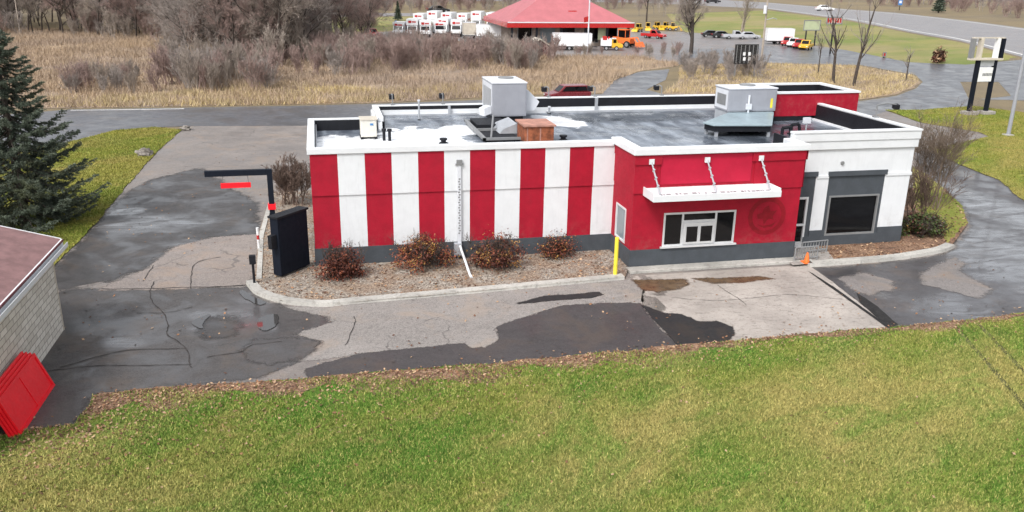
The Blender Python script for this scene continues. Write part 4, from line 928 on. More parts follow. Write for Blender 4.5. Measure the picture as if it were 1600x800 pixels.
# red panels leaning on the outbuilding
lbs = ['front red framed panel of the leaning stack, nearest the lawn', 'second red panel leaning directly behind the front one', 'third red panel of the leaning stack near the siding', 'rearmost red panel leaning against the cream siding']
for i in range(4):
    off = -.07*i
    B = G(85, 602); Cq = G(38, 673)
    e = Cq-B; Ln = np.linalg.norm(e); e /= Ln; Ln += .25
    o0 = B+np.array((off, -.05*i, 0)); tp = np.array((-.43, .05, 1.08))*(1+.045*i)
    nn = np.cross(e, tp); nn /= np.linalg.norm(nn)
    if nn[0] < 0: nn = -nn
    r = empty('red_panel', o0, lbs[i], 'panel', 'stack of red panels leaning at the outbuilding')
    b = MB(); b.obox(o0-nn*.02, e*Ln, tp, nn*.02); b.build('sheet', M['redpaint'], r)
    b = MB(); t = tp/np.linalg.norm(tp)
    b.obox(o0+nn*.001, e*Ln, t*.09, nn*.03); b.obox(o0+nn*.001+tp-t*.09, e*Ln, t*.09, nn*.03); b.obox(o0+nn*.001+t*.091, e*.09, tp-t*.182, nn*.03); b.obox(o0+nn*.001+e*(Ln-.09)+t*.091, e*.09, tp-t*.182, nn*.03)
    b.build('rim', M['redpaint'], r)
    b = MB(); b.obox(o0+nn*.001+e*(Ln*.48)+t*.091, e*.02, tp-t*.182, nn*.02); b.build('rib', M['redpaint'], r)

# ------------------------------------------------------------------ vegetation
def tubes(segs, n=3):
    """segs: array (N,8) p0 p1 r0 r1"""
    S_ = np.asarray(segs, float); p0, p1 = S_[:, :3], S_[:, 3:6]; d = p1-p0; d /= np.linalg.norm(d, axis=1)[:, None]+1e-9
    ref = np.where(np.abs(d[:, 2:3]) > .9, np.array([[1., 0, 0]]), np.array([[0, 0, 1.]]))
    a = np.cross(d, ref); a /= np.linalg.norm(a, axis=1)[:, None]+1e-9; b = np.cross(d, a)
    V = []
    for p, r in ((p0, S_[:, 6]), (p1, S_[:, 7])):
        for i in range(n):
            t = 2*PI*i/n; V.append(p+r[:, None]*(math.cos(t)*a+math.sin(t)*b))
    V = np.stack(V, 1).reshape(-1, 3); N = len(S_)
    base = (np.arange(N)*2*n)[:, None]
    Fc = np.concatenate([base+np.array([[i, (i+1) % n, n+(i+1) % n, n+i]]) for i in range(n)], 0)
    return V, Fc
def grow(rng, h, trunk_r, counts, spread=.75, up=.25, first=.25, stems=1, lean=.1, lenf=.55, twig_r=.012):
    out = {0: [], 1: []}
    def branch(p, d, L, r, lev):
        nseg = 5 if lev == 0 else (4 if lev == 1 else (3 if lev == 2 else 2))
        pts = [p]; dirs = []; cur = d
        for i in range(nseg):
            cur = cur+rng.normal(0, .13 if lev else .06, 3)+np.array((0, 0, up*.25 if lev else .05)); cur = cur/np.linalg.norm(cur)
            pts.append(pts[-1]+cur*L/nseg); dirs.append(cur)
        r1 = max(twig_r*.5, r*.35)
        for i in range(nseg):
            ra = r+(r1-r)*i/nseg; rb = r+(r1-r)*(i+1)/nseg
            out[0 if lev <= 1 else 1].append((*pts[i], *pts[i+1], ra, rb))
        if lev < len(counts):
            for _ in range(counts[lev]):
                t = (first+(1-first)*rng.random()**.8) if lev == 0 else .15+.85*rng.random()
                i = min(nseg-1, int(t*nseg)); f = t*nseg-i
                q = pts[i]+(pts[i+1]-pts[i])*f; dd = dirs[i]
                k = rng.normal(0, 1, 3); k -= dd*(k@dd); k /= np.linalg.norm(k)
                ang = spread*rng.uniform(.6, 1.25)
                nd = dd*math.cos(ang)+k*math.sin(ang); nd /= np.linalg.norm(nd)
                rr_ = max(twig_r, (r+(r1-r)*t)*rng.uniform(.4, .6))
                branch(q, nd, L*lenf*rng.uniform(.6, 1.15)*(1.15-.5*t if lev == 0 else 1), rr_ if lev < len(counts)-1 else twig_r, lev+1)
    for s in range(stems):
        a = rng.uniform(0, 2*PI); ln = lean if stems == 1 else rng.uniform(.15, .55)
        d = np.array((math.cos(a)*ln, math.sin(a)*ln, 1)); d /= np.linalg.norm(d)
        branch(np.array((rng.normal(0, min(.3, .05*stems)), rng.normal(0, min(.3, .05*stems)), -.1)), d, h*rng.uniform(.8, 1) if stems > 1 else h*.92, trunk_r, 0)
    return out
def make_tree(name, seed, label, cat, group, tw='twig', **kw):
    rng = np.random.default_rng(seed); o = grow(rng, **kw)
    r = empty(name, (0, 0, 0), label, cat, group)
    V, Fc = tubes(o[0], 6); link('trunk', np_mesh('trunk', V, Fc, smooth=True), M['bark' if kw.get('stems', 1) == 1 else tw], r)
    if o[1]:
        V, Fc = tubes(o[1], 3); link('crown', np_mesh('crown', V, Fc), M[tw], r)
    return r
def place(proto, x, y, rz=0, s=1.0, label=None, group=None, used=set(), z=0):
    if proto.name in used: c = copy_tree(proto)
    else: c = proto; used.add(proto.name)
    c.location = (float(x), float(y), z); c.rotation_euler = (0, 0, rz); c.scale = (s, s, s)
    if label: c['label'] = label
    if group: c['group'] = group
    return c
R = random.Random(12)
TL = 'bare grey brown tree standing in the dense leafless wood behind the dry field'
tall = [make_tree('bare_tree', 100+i, TL, 'tree', 'bare trees of the wood', tw, h=12, trunk_r=.17, counts=[16, 9, 7, 5], spread=.8, up=.35, first=.10, lenf=.5, twig_r=.017) for i, tw in enumerate(('twig', 'twig', 'twig2', 'twig3'))]
thick = [make_tree('thicket_shrub', 200+i, 'leafless brown shrub in the thicket between field and truck yard', 'shrub', 'leafless shrubs of the thicket', tw, h=3.0, trunk_r=.035, counts=[7, 6, 4], spread=.5, up=.5, first=.1, stems=9, lenf=.5, twig_r=.014) for i, tw in enumerate(('twig', 'twig2', 'twig3'))]
# the wood: its lower edge follows the field
def wood_edge(u): return np.interp(u, [-120, 0, 100, 240, 300, 400, 470, 560], [50, 50, 54, 60, 86, 102, 98, 82])
n = 0
for k in range(205):
    u = R.uniform(-110, 575); dv = R.random()**1.4*40; v = wood_edge(u)-dv
    if u > 480: v -= 6
    p = G(u, max(v, 10)); s = R.uniform(.7, 1.15)
    place(tall[R.randrange(4)], p[0], p[1], R.uniform(0, 6.28), s)
UL = 'low leafless undergrowth shrub at the foot of the bare wood'
for k in range(78):
    u = R.uniform(-80, 570); v = wood_edge(u)+R.uniform(-16, 6)
    p = G(u, v); place(thick[R.randrange(3)], p[0], p[1], R.uniform(0, 6.28), R.uniform(.8, 1.5), UL, 'undergrowth shrubs along the wood')
# nearer brown shrubs in the field, left
for k in range(48):
    u = R.choice([R.uniform(260, 430), R.uniform(110, 430)]); v = R.uniform(118, 146) if u > 260 else R.uniform(128, 148)
    p = G(u, v); place(thick[R.randrange(3)], p[0], p[1], R.uniform(0, 6.28), R.uniform(.5, .9) if u < 260 else R.uniform(.8, 1.3), 'low grey brown shrub in the dry field near the back road', 'low shrubs in the dry field')
ft = make_tree('bare_tree', 150, 'bare tree with dark leaning trunk standing alone in the dry field', 'tree', None, 'twig', h=9, trunk_r=.16, counts=[14, 8, 6, 4], spread=.8, up=.3, first=.2, lenf=.55, lean=.35, twig_r=.014)
p = G(303, 102); place(ft, p[0], p[1], 2.2, 1)
for k in range(30):
    u = R.uniform(400, 640); v = R.uniform(84, 116); p = G(u, v)
    place(thick[1], p[0], p[1], R.uniform(0, 6.28), R.uniform(.7, 1.3), 'reddish brown leafless shrub at the edge of the dry field before the thicket', 'reddish shrubs at the field edge')
# thicket right of the wood
for k in range(100):
    u = R.uniform(480, 862); v = R.uniform(80, 110) if u > 560 else R.uniform(90, 122)
    if u > 780: v = R.uniform(92, 112)
    p = G(u, v); place(thick[R.choice([0, 1, 1, 2])], p[0], p[1], R.uniform(0, 6.28), R.uniform(.7, 1.2))
for k in range(22):
    u = R.uniform(1065, 1185); v = R.uniform(105, 126); p = G(u, v)
    place(thick[R.choice([0, 0, 2])], p[0], p[1], R.uniform(0, 6.28), R.uniform(.6, .95), 'leafless grey shrub on the dry grass island behind the restaurant', 'grey shrubs on the grass island')
for k in range(16):
    u = R.uniform(870, 1060); v = R.uniform(84, 90); p = G(u, v)
    place(thick[R.choice([1, 1, 2])], p[0], p[1], R.uniform(0, 6.28), R.uniform(.35, .6), 'low reddish hedge shrub along the yard edge before the red roofed building', 'low hedge shrubs along the truck yard')
# far tree belt: one far-off wood that reads as a mass
def soft_stuff(name, protos, spots, m):
    VV = []; FF = []; off = 0
    for k, (x, y, rz, sc_) in enumerate(spots):
        V, Fc = protos[k % len(protos)]; c_, s_ = math.cos(rz)*sc_, math.sin(rz)*sc_
        W = np.c_[V[:, 0]*c_-V[:, 1]*s_+x, V[:, 0]*s_+V[:, 1]*c_+y, V[:, 2]*sc_]; VV.append(W); FF.append(Fc+off); off += len(W)
    o = link(name, np_mesh(name, np.concatenate(VV), np.concatenate(FF)), M[m]); o['kind'] = 'stuff'; return o
pt = []; ps = []
for i in range(5):
    g = grow(np.random.default_rng(400+i), 12, .18, [14, 7, 5], spread=.8, up=.35, first=.15, lenf=.5, twig_r=.035); pt.append(tubes(np.array(g[0]+g[1]), 3))
    g = grow(np.random.default_rng(420+i), 3.4, .04, [6, 5], spread=.5, up=.5, first=.1, stems=12, lenf=.5, twig_r=.03); ps.append(tubes(np.array(g[0]+g[1]), 3))
sp = []; sb = []
for k in range(330):
    u = R.uniform(520, 1750); base = float(np.interp(u, [520, 800, 1000, 1200, 1330, 1500, 1600, 1750], [14, 12, 6, -8, 2, 16, 26, 40])); v = base-R.random()**1.2*26
    p = G(u, max(-26, v)); sp.append((p[0], p[1], R.uniform(0, 6.28), R.uniform(.6, 1.2)))
for k in range(70):
    u = R.uniform(560, 1040); p = G(u, R.uniform(6, 26)); sp.append((p[0], p[1], R.uniform(0, 6.28), R.uniform(.35, .7)))
for k in range(320):
    u = R.uniform(520, 1750); base = float(np.interp(u, [520, 800, 1000, 1200, 1330, 1500, 1600, 1750], [20, 17, 14, -6, 6, 20, 30, 44])); v = base-R.random()**1.3*26
    p = G(u, max(-26, v)); sb.append((p[0], p[1], R.uniform(0, 6.28), R.uniform(.9, 2.0)))
soft_stuff('far_wood', pt, sp, 'twig'); soft_stuff('far_brush', ps, sb, 'twig2')
# single trees that can be told apart
def lone(u, v, h, seed, label, **kw):
    a = dict(h=h, trunk_r=.13, counts=[12, 7, 5, 3], spread=.6, up=.5, first=.25, lenf=.5, twig_r=.014); a.update(kw)
    t = make_tree('bare_tree', seed, label, 'tree', None, a.pop('tw', 'twig'), **a); p = G(u, v); t.location = (p[0], p[1], 0); return t
lone(1302, 130, 9.0, 301, 'tall slim bare tree left of the forked one on the grass island', lean=.02, trunk_r=.20, counts=[11, 6, 4])
lone(1333, 134, 10.2, 302, 'tall bare tree with leaning forked trunk on the grass island', lean=.12, trunk_r=.20, counts=[10, 6, 4], spread=.45)
lone(1278, 116, 5.2, 303, 'short bare sapling left of the two tall island trees', trunk_r=.09, counts=[9, 5, 3])
lone(1416, 126, 3.6, 304, 'small bare sapling near the tip of the grass island', trunk_r=.10, counts=[9, 5, 3])
lone(1080, 84, 11, 305, 'large bushy bare tree in the truck yard beside the street', trunk_r=.35, counts=[26, 10, 7, 5], spread=.75, first=.15, tw='twig3')
lone(1160, 52, 9, 306, 'spreading multi stemmed bare tree on the bank before the highway', stems=4, trunk_r=.15, counts=[8, 6, 5, 3], spread=.55, tw='twig3')
lone(1010, 34, 10, 307, 'rounded bare tree right of the red roofed building', trunk_r=.25, counts=[18, 8, 6, 4], tw='twig')
lone(1450, 325, 4.4, 308, 'bare twiggy shrub tree at the right corner of the restaurant', stems=9, trunk_r=.04, counts=[9, 7, 5], spread=.65, lenf=.55, twig_r=.009, tw='twig5')
lone(1436, 350, 2.6, 309, 'small bare shrub pressed against the right corner wall', stems=10, trunk_r=.03, counts=[8, 6, 4], spread=.6, twig_r=.009, tw='twig4')
t = lone(457, 322, 2.1, 310, 'brown leafless bush beside the left end wall behind the menu board', stems=20, trunk_r=.03, counts=[8, 7, 5], spread=.65, twig_r=.011, tw='twig4')

def leafy_bush(name, label, cat, x, y, z, w, d, h, seed, cols, n=2600, group=None, leaf=.11):
    rng = np.random.default_rng(seed)
    r = empty(name, (x, y, z), label, cat, group)
    o = grow(rng, h*.95, .02, [5, 4], spread=.5, up=.3, first=.2, stems=22, lenf=.55, twig_r=.008)
    sg = np.array(o[0]+o[1]); e = np.abs(sg[:, [0, 1, 3, 4]]).max(); sx = w*.5/e*1.2
    sg[:, [0, 3]] *= sx; sg[:, [1, 4]] *= d*.5/e*1.2
    V, Fc = tubes(sg, 4); link('stem', np_mesh('stem', V, Fc), M['bark'], r)
    # clumps of leaves through the volume with gaps
    nc = 70; th = rng.uniform(0, 2*PI, nc); rad = rng.random(nc)**.5; zz = rng.uniform(.12, 1, nc)
    prof = np.sqrt(np.clip(1-(zz-.45)**2/.42, .05, 1))
    C = np.c_[np.cos(th)*rad*prof*w*.46, np.sin(th)*rad*prof*d*.46, zz*h*(1-.25*rad**2)*rng.uniform(.7, 1.12, nc)]
    ci = rng.integers(0, nc, n); cs = rng.uniform(.07, .26, nc)
    Pp = C[ci]+rng.normal(0, 1, (n, 3))*cs[ci][:, None]*np.array((1, 1, .8)); Pp[:, 2] = np.abs(Pp[:, 2])+.02
    V, Fc, _ = leaves(rng, Pp[:, :2], 0, 0, leaf, 1, .9); V = V.reshape(-1, 4, 3); V[:, :, 2] += Pp[:, 2][:, None]
    cc = rng.integers(0, len(cols), nc)[ci]; flip = rng.random(n) < .35; cc[flip] = rng.integers(0, len(cols), flip.sum())
    link('foliage', np_mesh('foliage', V.reshape(-1, 3), Fc, cc), [M[c] for c in cols], r)
    return r
BG = 'autumn bushes along the striped wall'
for (u0, u1, vb, vt, lb, cols, sd) in ((496, 570, 446, 389, 'compact rust red bush at the left end of the striped wall', ['lred', 'ldark', 'ldark', 'lred', 'ldark'], 1),
                                      (622, 712, 432, 378, 'wide maroon and ochre bush left of the meter box', ['ldark', 'lred', 'ldark', 'lred', 'ldark', 'lyel', 'lred'], 2),
                                      (740, 825, 432, 377, 'ochre and dark bush right of the slanted drain pipe', ['ldark', 'lyel', 'ldark', 'ldark', 'lred', 'ldark'], 3),
                                      (846, 906, 413, 375, 'smallest sparse yellow and red bush nearest the red bay', ['lyel', 'lred', 'ldark', 'lred', 'ldark'], 4)):
    p = G((u0+u1)/2, vb-6, .1); wd = (G(u1, vb)-G(u0, vb)); W = np.linalg.norm(wd)*1.04; hh = onY((u0+u1)/2, vt, p[1])[2]-.15
    leafy_bush('autumn_bush', lb, 'bush', p[0], p[1]+.32*W, .1, W, W*.8, hh, sd, cols, 1700 if sd == 4 else 4200, BG, .075)
p = G(1452, 372, .1); leafy_bush('evergreen_bush', 'low spreading dark green bush at the right corner of the restaurant', 'bush', p[0], p[1]+.8, .1, 3.0, 2.2, 1.0, 9, ['lgreen', 'ldark', 'bark', 'lgreen'], 4200, None, .10)
p = G(1408, 366, .1); leafy_bush('evergreen_bush', 'tiny bright green bush against the charcoal base at the right corner', 'bush', p[0], p[1]+.3, .1, 1.0, .8, .55, 10, ['lgreen', 'lgreen', 'lyel'], 900, None, .10)
# spruce
rng = np.random.default_rng(77)
r = empty('spruce_tree', (-13.8, 8.8, 0), 'dark green spruce with drooping boughs at the left edge behind the outbuilding', 'tree')
segs = [(0, 0, -.1, 0, 0, 5, .24, .15), (0, 0, 5, 0, 0, 9.5, .15, .02)]
bs = []; ndl = []
Ht = 9.5
for i in range(190):
    z = .9+(Ht-1.1)*(i/190)**1.05; a = i*2.399+rng.normal(0, .2); L = (Ht-z)*.50*rng.uniform(.5, 1.3)+.3
    L = min(L, 4.1*rng.uniform(.65, 1.05))
    pts = []; 
    for q in range(7):
        t = q/6; rr_ = L*t; zz = z-.20*L*math.sin(t*PI*.75)*1.1+.22*L*max(0, t-.6)*1.4
        aa = a+.12*math.sin(t*3+i); pts.append(np.array((rr_*math.cos(aa), rr_*math.sin(aa), zz)))
    for q in range(6): bs.append((*pts[q], *pts[q+1], .035*(1-q/7), .035*(1-(q+1)/7)))
    m = int(46*L/3)+8
    for j in range(m):
        t = .22+.78*rng.random(); q = min(5, int(t*6)); f = t*6-q; c = pts[q]+(pts[q+1]-pts[q])*f
        d = pts[q+1]-pts[q]; d /= np.linalg.norm(d); s = np.array((-d[1], d[0], 0)); s /= np.linalg.norm(s)+1e-9
        sd = 1 if rng.random() < .5 else -1
        bd = d*.75+s*sd*.8+np.array((0, 0, -.25+rng.normal(0, .12))); bd /= np.linalg.norm(bd); bl_ = (.25+.55*(1-t)*L/3)*rng.uniform(.6, 1.1)
        e = c+bd*bl_; bs.append((*c, *e, .010, .004))
        k = int(30*bl_/.5)+12; tt = rng.random(k); pc = c+np.outer(tt, e-c)
        nd = rng.normal(0, 1, (k, 3)); nd += bd*1.1; nd /= np.linalg.norm(nd, axis=1)[:, None]
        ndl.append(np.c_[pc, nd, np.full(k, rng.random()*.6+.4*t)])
V, Fc = tubes(segs, 10); tr = link('trunk', np_mesh('trunk', V, Fc, smooth=True), M['bark'], r)
V, Fc = tubes(np.array(bs), 3); link('bough', np_mesh('bough', V, Fc), M['bark'], r)
N = np.concatenate(ndl); pc = N[:, :3]; nd = N[:, 3:6]; sd = np.cross(nd, rng.normal(0, 1, (len(N), 3))); sd /= np.linalg.norm(sd, axis=1)[:, None]+1e-9
ln = rng.uniform(.07, .14, len(N))[:, None]
V = np.stack([pc-sd*.017, pc+sd*.017, pc+nd*ln], 1).reshape(-1, 3)
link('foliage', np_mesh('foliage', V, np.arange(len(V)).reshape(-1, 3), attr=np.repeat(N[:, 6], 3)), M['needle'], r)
# far evergreens
def conifer(seed):
    rng = np.random.default_rng(seed); r = empty('conifer_tree', (0, 0, 0), 'dark', 'tree')
    V, Fc = tubes([(0, 0, -.1, 0, 0, 8.5, .2, .03)], 6); link('trunk', np_mesh('trunk', V, Fc), M['bark'], r)
    n = 5000; z = 8.8*rng.random(n)**1.3; z = .6+z*.93; a = rng.uniform(0, 2*PI, n); lay = .75+.25*np.sin(z*9); rad = (9-z)*.30*lay*np.sqrt(rng.random(n))
    P_ = np.c_[rad*np.cos(a), rad*np.sin(a)]; V, Fc, _ = leaves(rng, P_, 0, 0, .5, 1, .9); V = V.reshape(-1, 4, 3); V[:, :, 2] += z[:, None]
    link('crown', np_mesh('crown', V.reshape(-1, 3), Fc, attr=np.repeat(rng.random(n), 4)), M['needle'], r); return r
c1 = conifer(5)
for (u, v, s, lb) in ((1466, 20, 1.2, 'dark conifer beyond the highway at the upper right'), (622, 32, .55, 'small dark conifer by the far road left of the trucks'), (840, 14, .9, 'dark conifer behind the left slope of the red roof')):
    p = G(u, v); place(c1, p[0], p[1], u, s, lb)

# ------------------------------------------------------------------ vehicles
def wheels(r, xs, w, rad):
    for x in xs:
        for s in (-1, 1):
            b = MB(); b.tube((x, s*w/2-s*.24, rad), (x, s*w/2, rad), rad, n=14); wh = b.build('wheel', M['tyre'], r)
            b = MB(); b.tube((x, s*w/2+s*.001, rad), (x, s*w/2+s*.02, rad), rad*.58, n=10); b.build('rim', M['rim'], wh)
def box_truck(label, cab='vwhite', group=None, L=6.5, boxh=2.6, stripe='vred', low=None, panel=None):
    """nose towards +x"""
    r = empty('box_truck', (0, 0, 0), label, 'truck', group)
    b = MB(); b.prism([(L-2.1, .55), (L-.1, .55), (L, .75), (L-.02, 1.15), (L-.85, 1.35), (L-1.25, 2.15), (L-2.1, 2.2)], 'y', -1.0, 1.0); b.build('cab', M[cab], r, bevel=.05)
    b = MB(); b.add([(L-.83, -.86, 1.39), (L-.83, .86, 1.39), (L-1.21, .80, 2.07), (L-1.21, -.80, 2.07)], [(0, 1, 2, 3)])
    for v in range(4): b.v[v] = (b.v[v][0]+.035, b.v[v][1], b.v[v][2]+.02)
    b.build('windshield', M['glass'], r)
    for s in (-1, 1):
        b = MB(); b.box(L-1.85, L-1.25, s*1.001, s*1.012, 1.4, 2.0); b.build('side_window', M['glass'], r)
    for s in (-.72, .72):
        b = MB(); b.box(L-.02, L+.02, s-.16, s+.16, .85, 1.05); b.build('headlight', M['headlamp'], r)
    b = MB(); b.box(L-.03, L+.06, -1.0, 1.0, .45, .68); b.build('bumper', M['vblack'], r)
    b = MB(); b.box(0, L-2.15, -1.15, 1.15, .85, .85+boxh); b.box(L-2.15, L-1.3, -1.15, 1.15, 2.25, .85+boxh); b.build('cargo_box', M['vwhite'], r, bevel=.03)
    b = MB(); rr_ = random.Random(len(label)*7)
    for s in (-1, 1):
        b.box(.35, 1.15, s*1.151, s*1.16, 1.9, 2.5); x = 1.35
        while x < L-2.8: l = rr_.uniform(.2, .45); b.box(x, x+l, s*1.151, s*1.16, 2.05, 2.4); x += l+.12
    b.box(L-1.299, L-1.285, -.75, -.15, .85+boxh-.75, .85+boxh-.3); b.box(L-1.299, L-1.285, -.05, .75, .85+boxh-.65, .85+boxh-.4)
    b.build('red_lettering', M[stripe], r)
    if low:
        b = MB()
        for s in (-1, 1): b.box(.02, L-2.17, s*1.151, s*1.158, .87, 1.25)
        b.build('low_stripe', M[low], r)
    if panel:
        b = MB(); b.box(.4, 2.2, 1.161, 1.168, 1.5, 3.0); b.box(.4, 2.2, -1.168, -1.161, 1.5, 3.0); b.build('side_picture', M[panel], r)
    b = MB(); b.box(.1, L-.3, -.8, .8, .45, .84); b.build('chassis', M['vblack'], r)
    wheels(r, (1.1, L-1.2), 2.1, .42)
    return r
def put(o, u, v, rz, s=1.0):
    p = G(u, v); o.location = (p[0], p[1], 0); o.rotation_euler = (0, 0, rz); o.scale = (s, s, s); return o
TG = 'white moving trucks parked in the yard'
tl = ['leftmost white moving truck with blue picture panel in the front row', 'second white truck from the left in the front truck row', 'third white truck from the left in the front truck row',
      'fourth white truck from the left in the front truck row', 'fifth white truck from the left in the front truck row', 'last white truck at the right of the front row beside the beige trailer']
for i, u in enumerate((628, 645, 662, 679, 696, 712)):
    put(box_truck(tl[i], 'vwhite', TG, L=5.2+.9*((i*7) % 3), boxh=2.0+.3*((i*5) % 3), low='vred' if i == 0 else None, panel='vblue' if i == 0 else None), u+2+1.5*((i*3) % 2), 56-.4*i, -1.9+.11*((i*5) % 4), 1.0)
bl_ = ['tall white truck at the left end of the rear truck row', 'second tall white truck in the rear truck row', 'third tall white truck in the rear truck row', 'fourth tall white truck in the rear truck row', 'fifth tall white truck in the rear row behind the white trailer', 'tall white truck in the rear row nearest the red roof']
for i, u in enumerate((662, 684, 706, 728, 750, 774)):
    put(box_truck(bl_[i], 'vwhite', TG, L=7+.8*(i % 3), boxh=2.7+.25*((i*5) % 3)), u, 45-.5*(i % 2), -1.9+.13*((i*3) % 3), 1.0)
def trailer(label, m, L, H, W=2.3, cat='trailer', wheelx=None, stripe=None):
    r = empty('box_trailer', (0, 0, 0), label, cat)
    b = MB(); b.box(-L/2, L/2, -W/2, W/2, .75, .75+H); b.build('cargo_box', M[m], r, bevel=.04)
    b = MB(); b.box(-L/2+.2, L/2-.2, -W/2+.2, W/2-.2, .5, .749); b.tube((L/2, 0, .6), (L/2+1.1, 0, .55), .07); b.build('chassis', M['vblack'], r)
    b = MB(); b.box(-L/2-.02, L/2+.02, -W/2-.02, W/2+.02, .70, .80)
    b.box(-L/2-.02, L/2+.02, -W/2-.02, W/2+.02, .72+H, .78+H); b.build('rail', M['alu'], r)
    b = MB(); b.box(-L/2-.02, -L/2-.001, -W/2+.15, -.03, .9, .6+H); b.box(-L/2-.02, -L/2-.001, .03, W/2-.15, .9, .6+H); b.build('door', M[m], r)
    wheels(r, wheelx or (-.5, .4), W-.1, .36); return r
put(trailer('long white box trailer parked before the red roofed building', 'vwhite', 6.6, 2.0), 893, 78, -.18)
put(trailer('beige box trailer standing at the right end of the truck row', 'beige', 2.8, 2.3), 733, 60, -1.6)
put(trailer('white box trailer beside the left corner of the red roofed building', 'vwhite', 5.2, 2.1), 766, 62, -.3)
def car(label, m, cat='car', kind='suv', name='parked_car'):
    r = empty(name, (0, 0, 0), label, cat)
    b = MB()
    if kind == 'pickup': prof = [(-2.6, .4), (2.6, .4), (2.65, .85), (1.5, 1.05), (1.45, 1.02), (-2.6, 1.0)]; cabp = [(-.5, 1.0), (1.4, 1.0), (.75, 1.72), (-.4, 1.72)]
    elif kind == 'suv': prof = [(-2.2, .35), (2.2, .35), (2.25, .8), (1.25, 1.0), (-2.25, 1.0)]; cabp = [(-2.2, 1.0), (1.2, 1.0), (.55, 1.62), (-1.95, 1.62)]
    else: prof = [(-2.2, .32), (2.2, .32), (2.25, .7), (1.2, .9), (-2.2, .92)]; cabp = [(-1.75, .9), (1.15, .9), (.4, 1.42), (-1.1, 1.42)]
    b.prism(prof, 'y', -.9, .9); b.build('body', M[m], r, bevel=.07)
    b = MB(); b.prism(cabp, 'y', -.78, .78); b.build('cabin', M[m], r, bevel=.06)
    x0, z0 = cabp[0]; x1, _ = cabp[1]; x2, z2 = cabp[2]; x3, _ = cabp[3]
    dz = z2-z0
    for s in (-1, 1):
        mid = (x0+x1)/2-.1
        for a, c in ((x0+.35, mid-.05), (mid+.05, x1-.35)):
            def sx(x, t): return x+((x3-x0)*t if x < mid else (x2-x1)*t)*.75
            b = MB(); b.add([(a, s*.787, z0+.08), (c, s*.787, z0+.08), (sx(c, .85), s*.787, z0+dz*.85), (sx(a, .85), s*.787, z0+dz*.85)], [(0, 1, 2, 3)]); b.build('side_window', M['glass'], r)
    b = MB(); n_ = np.array((dz, 0, x1-x2)); n_ = n_/np.linalg.norm(n_)*.012
    q = [np.array((x1+(x2-x1)*t, y, z0+dz*t))+n_ for t, y in ((.08, -.66), (.08, .66), (.9, .62), (.9, -.62))]; b.add(q, [(0, 1, 2, 3)]); b.build('windshield', M['glass'], r)
    for s in (-.62, .62):
        b = MB(); b.box(prof[2][0]-.12, prof[2][0]+.012, s-.15, s+.15, .62, .74); b.build('headlight', M['headlamp'], r)
        b = MB(); b.box(-prof[1][0]-.07, -prof[1][0]+.05, s-.12, s+.12, .7, .88); b.build('tail_light', M['vred'], r)
    if kind == 'pickup':
        b = MB(); b.box(-2.5, -.6, -.75, .75, 1.001, 1.03); b.build('bed', M['vblack'], r)
    wheels(r, (-1.4, 1.4), 1.8, .34); return r
p = G(905, 152); c = car('maroon estate car with teal tinted windows on the back road behind the roof parapet', 'vmaroon'); put(c, 886, 158, PI+.08, 1.0)
put(car('red and white pickup truck in the yard right of the red roofed building', 'vred', 'pickup', 'pickup', 'pickup_truck'), 1021, 60, -.9)
put(car('white car driving on the highway at the upper right', 'vwhite', kind='sedan', name='moving_car'), 1288, 17, -.25, 1.6)
put(car('dark car on the far road above the truck row', 'vblack', kind='sedan', name='moving_car'), 685, 20, .05, 1.6)
for i, (u, lb) in enumerate(((1112, 'black car at the left end of the dark car row in the yard'), (1128, 'second dark car from the left along the pale bank'), (1170, 'dark silver car nearest the tan lamp pole in the yard'))):
    put(car(lb, 'vblack' if i < 2 else 'vgrey', kind='sedan'), u, 58+i*1.3, -.25)
put(car('dark grey pickup between the black cars and the silver car', 'vgrey', 'pickup', 'pickup', 'pickup_truck'), 1148, 61, -.25)
put(car('black pickup on the far side of the highway median', 'vblack', 'pickup', 'pickup', 'pickup_truck'), 1113, 5, -.1, 1.5)
put(car('white van like car passing left of the black pickup on the highway', 'vwhite', 'car', 'suv', 'moving_car'), 1082, 7, -.1, 1.4)
put(box_truck('yellow rental truck by the corner of the red roofed building', 'vyellow', None, L=4.2, boxh=1.3), 938, 78, -.3, .9)
put(car('red compact car at the left end of the yard above the thicket', 'vred', kind='suv'), 581, 58, -1.2)
# small trucks in a row near the island
rg = 'small trucks parked near the grass island'
for i, (u, v, m, lb) in enumerate(((1234, 71, 'vred', 'red small truck at the left of the short row by the street'), (1243, 73, 'vwhite', 'white small truck between two red ones in the short row'), (1252, 75, 'vred', 'red small truck second from the right in the short row'), (1262, 77, 'vyellow', 'yellow fronted small truck at the right end of the short row'))):
    put(car(lb, m, 'truck', 'pickup', 'small_truck'), u-3, v, -2.3, .95)['group'] = rg
v_ = trailer('white box van body with pale green side picture near the island', 'vwhite', 5.2, 2.2, cat='van body'); put(v_, 1216, 69, -.2)
b = MB(); b.box(-.2, 2.4, -1.17, -1.151, 1.2, 2.4); b.build('side_picture', M['vgreen'], v_)
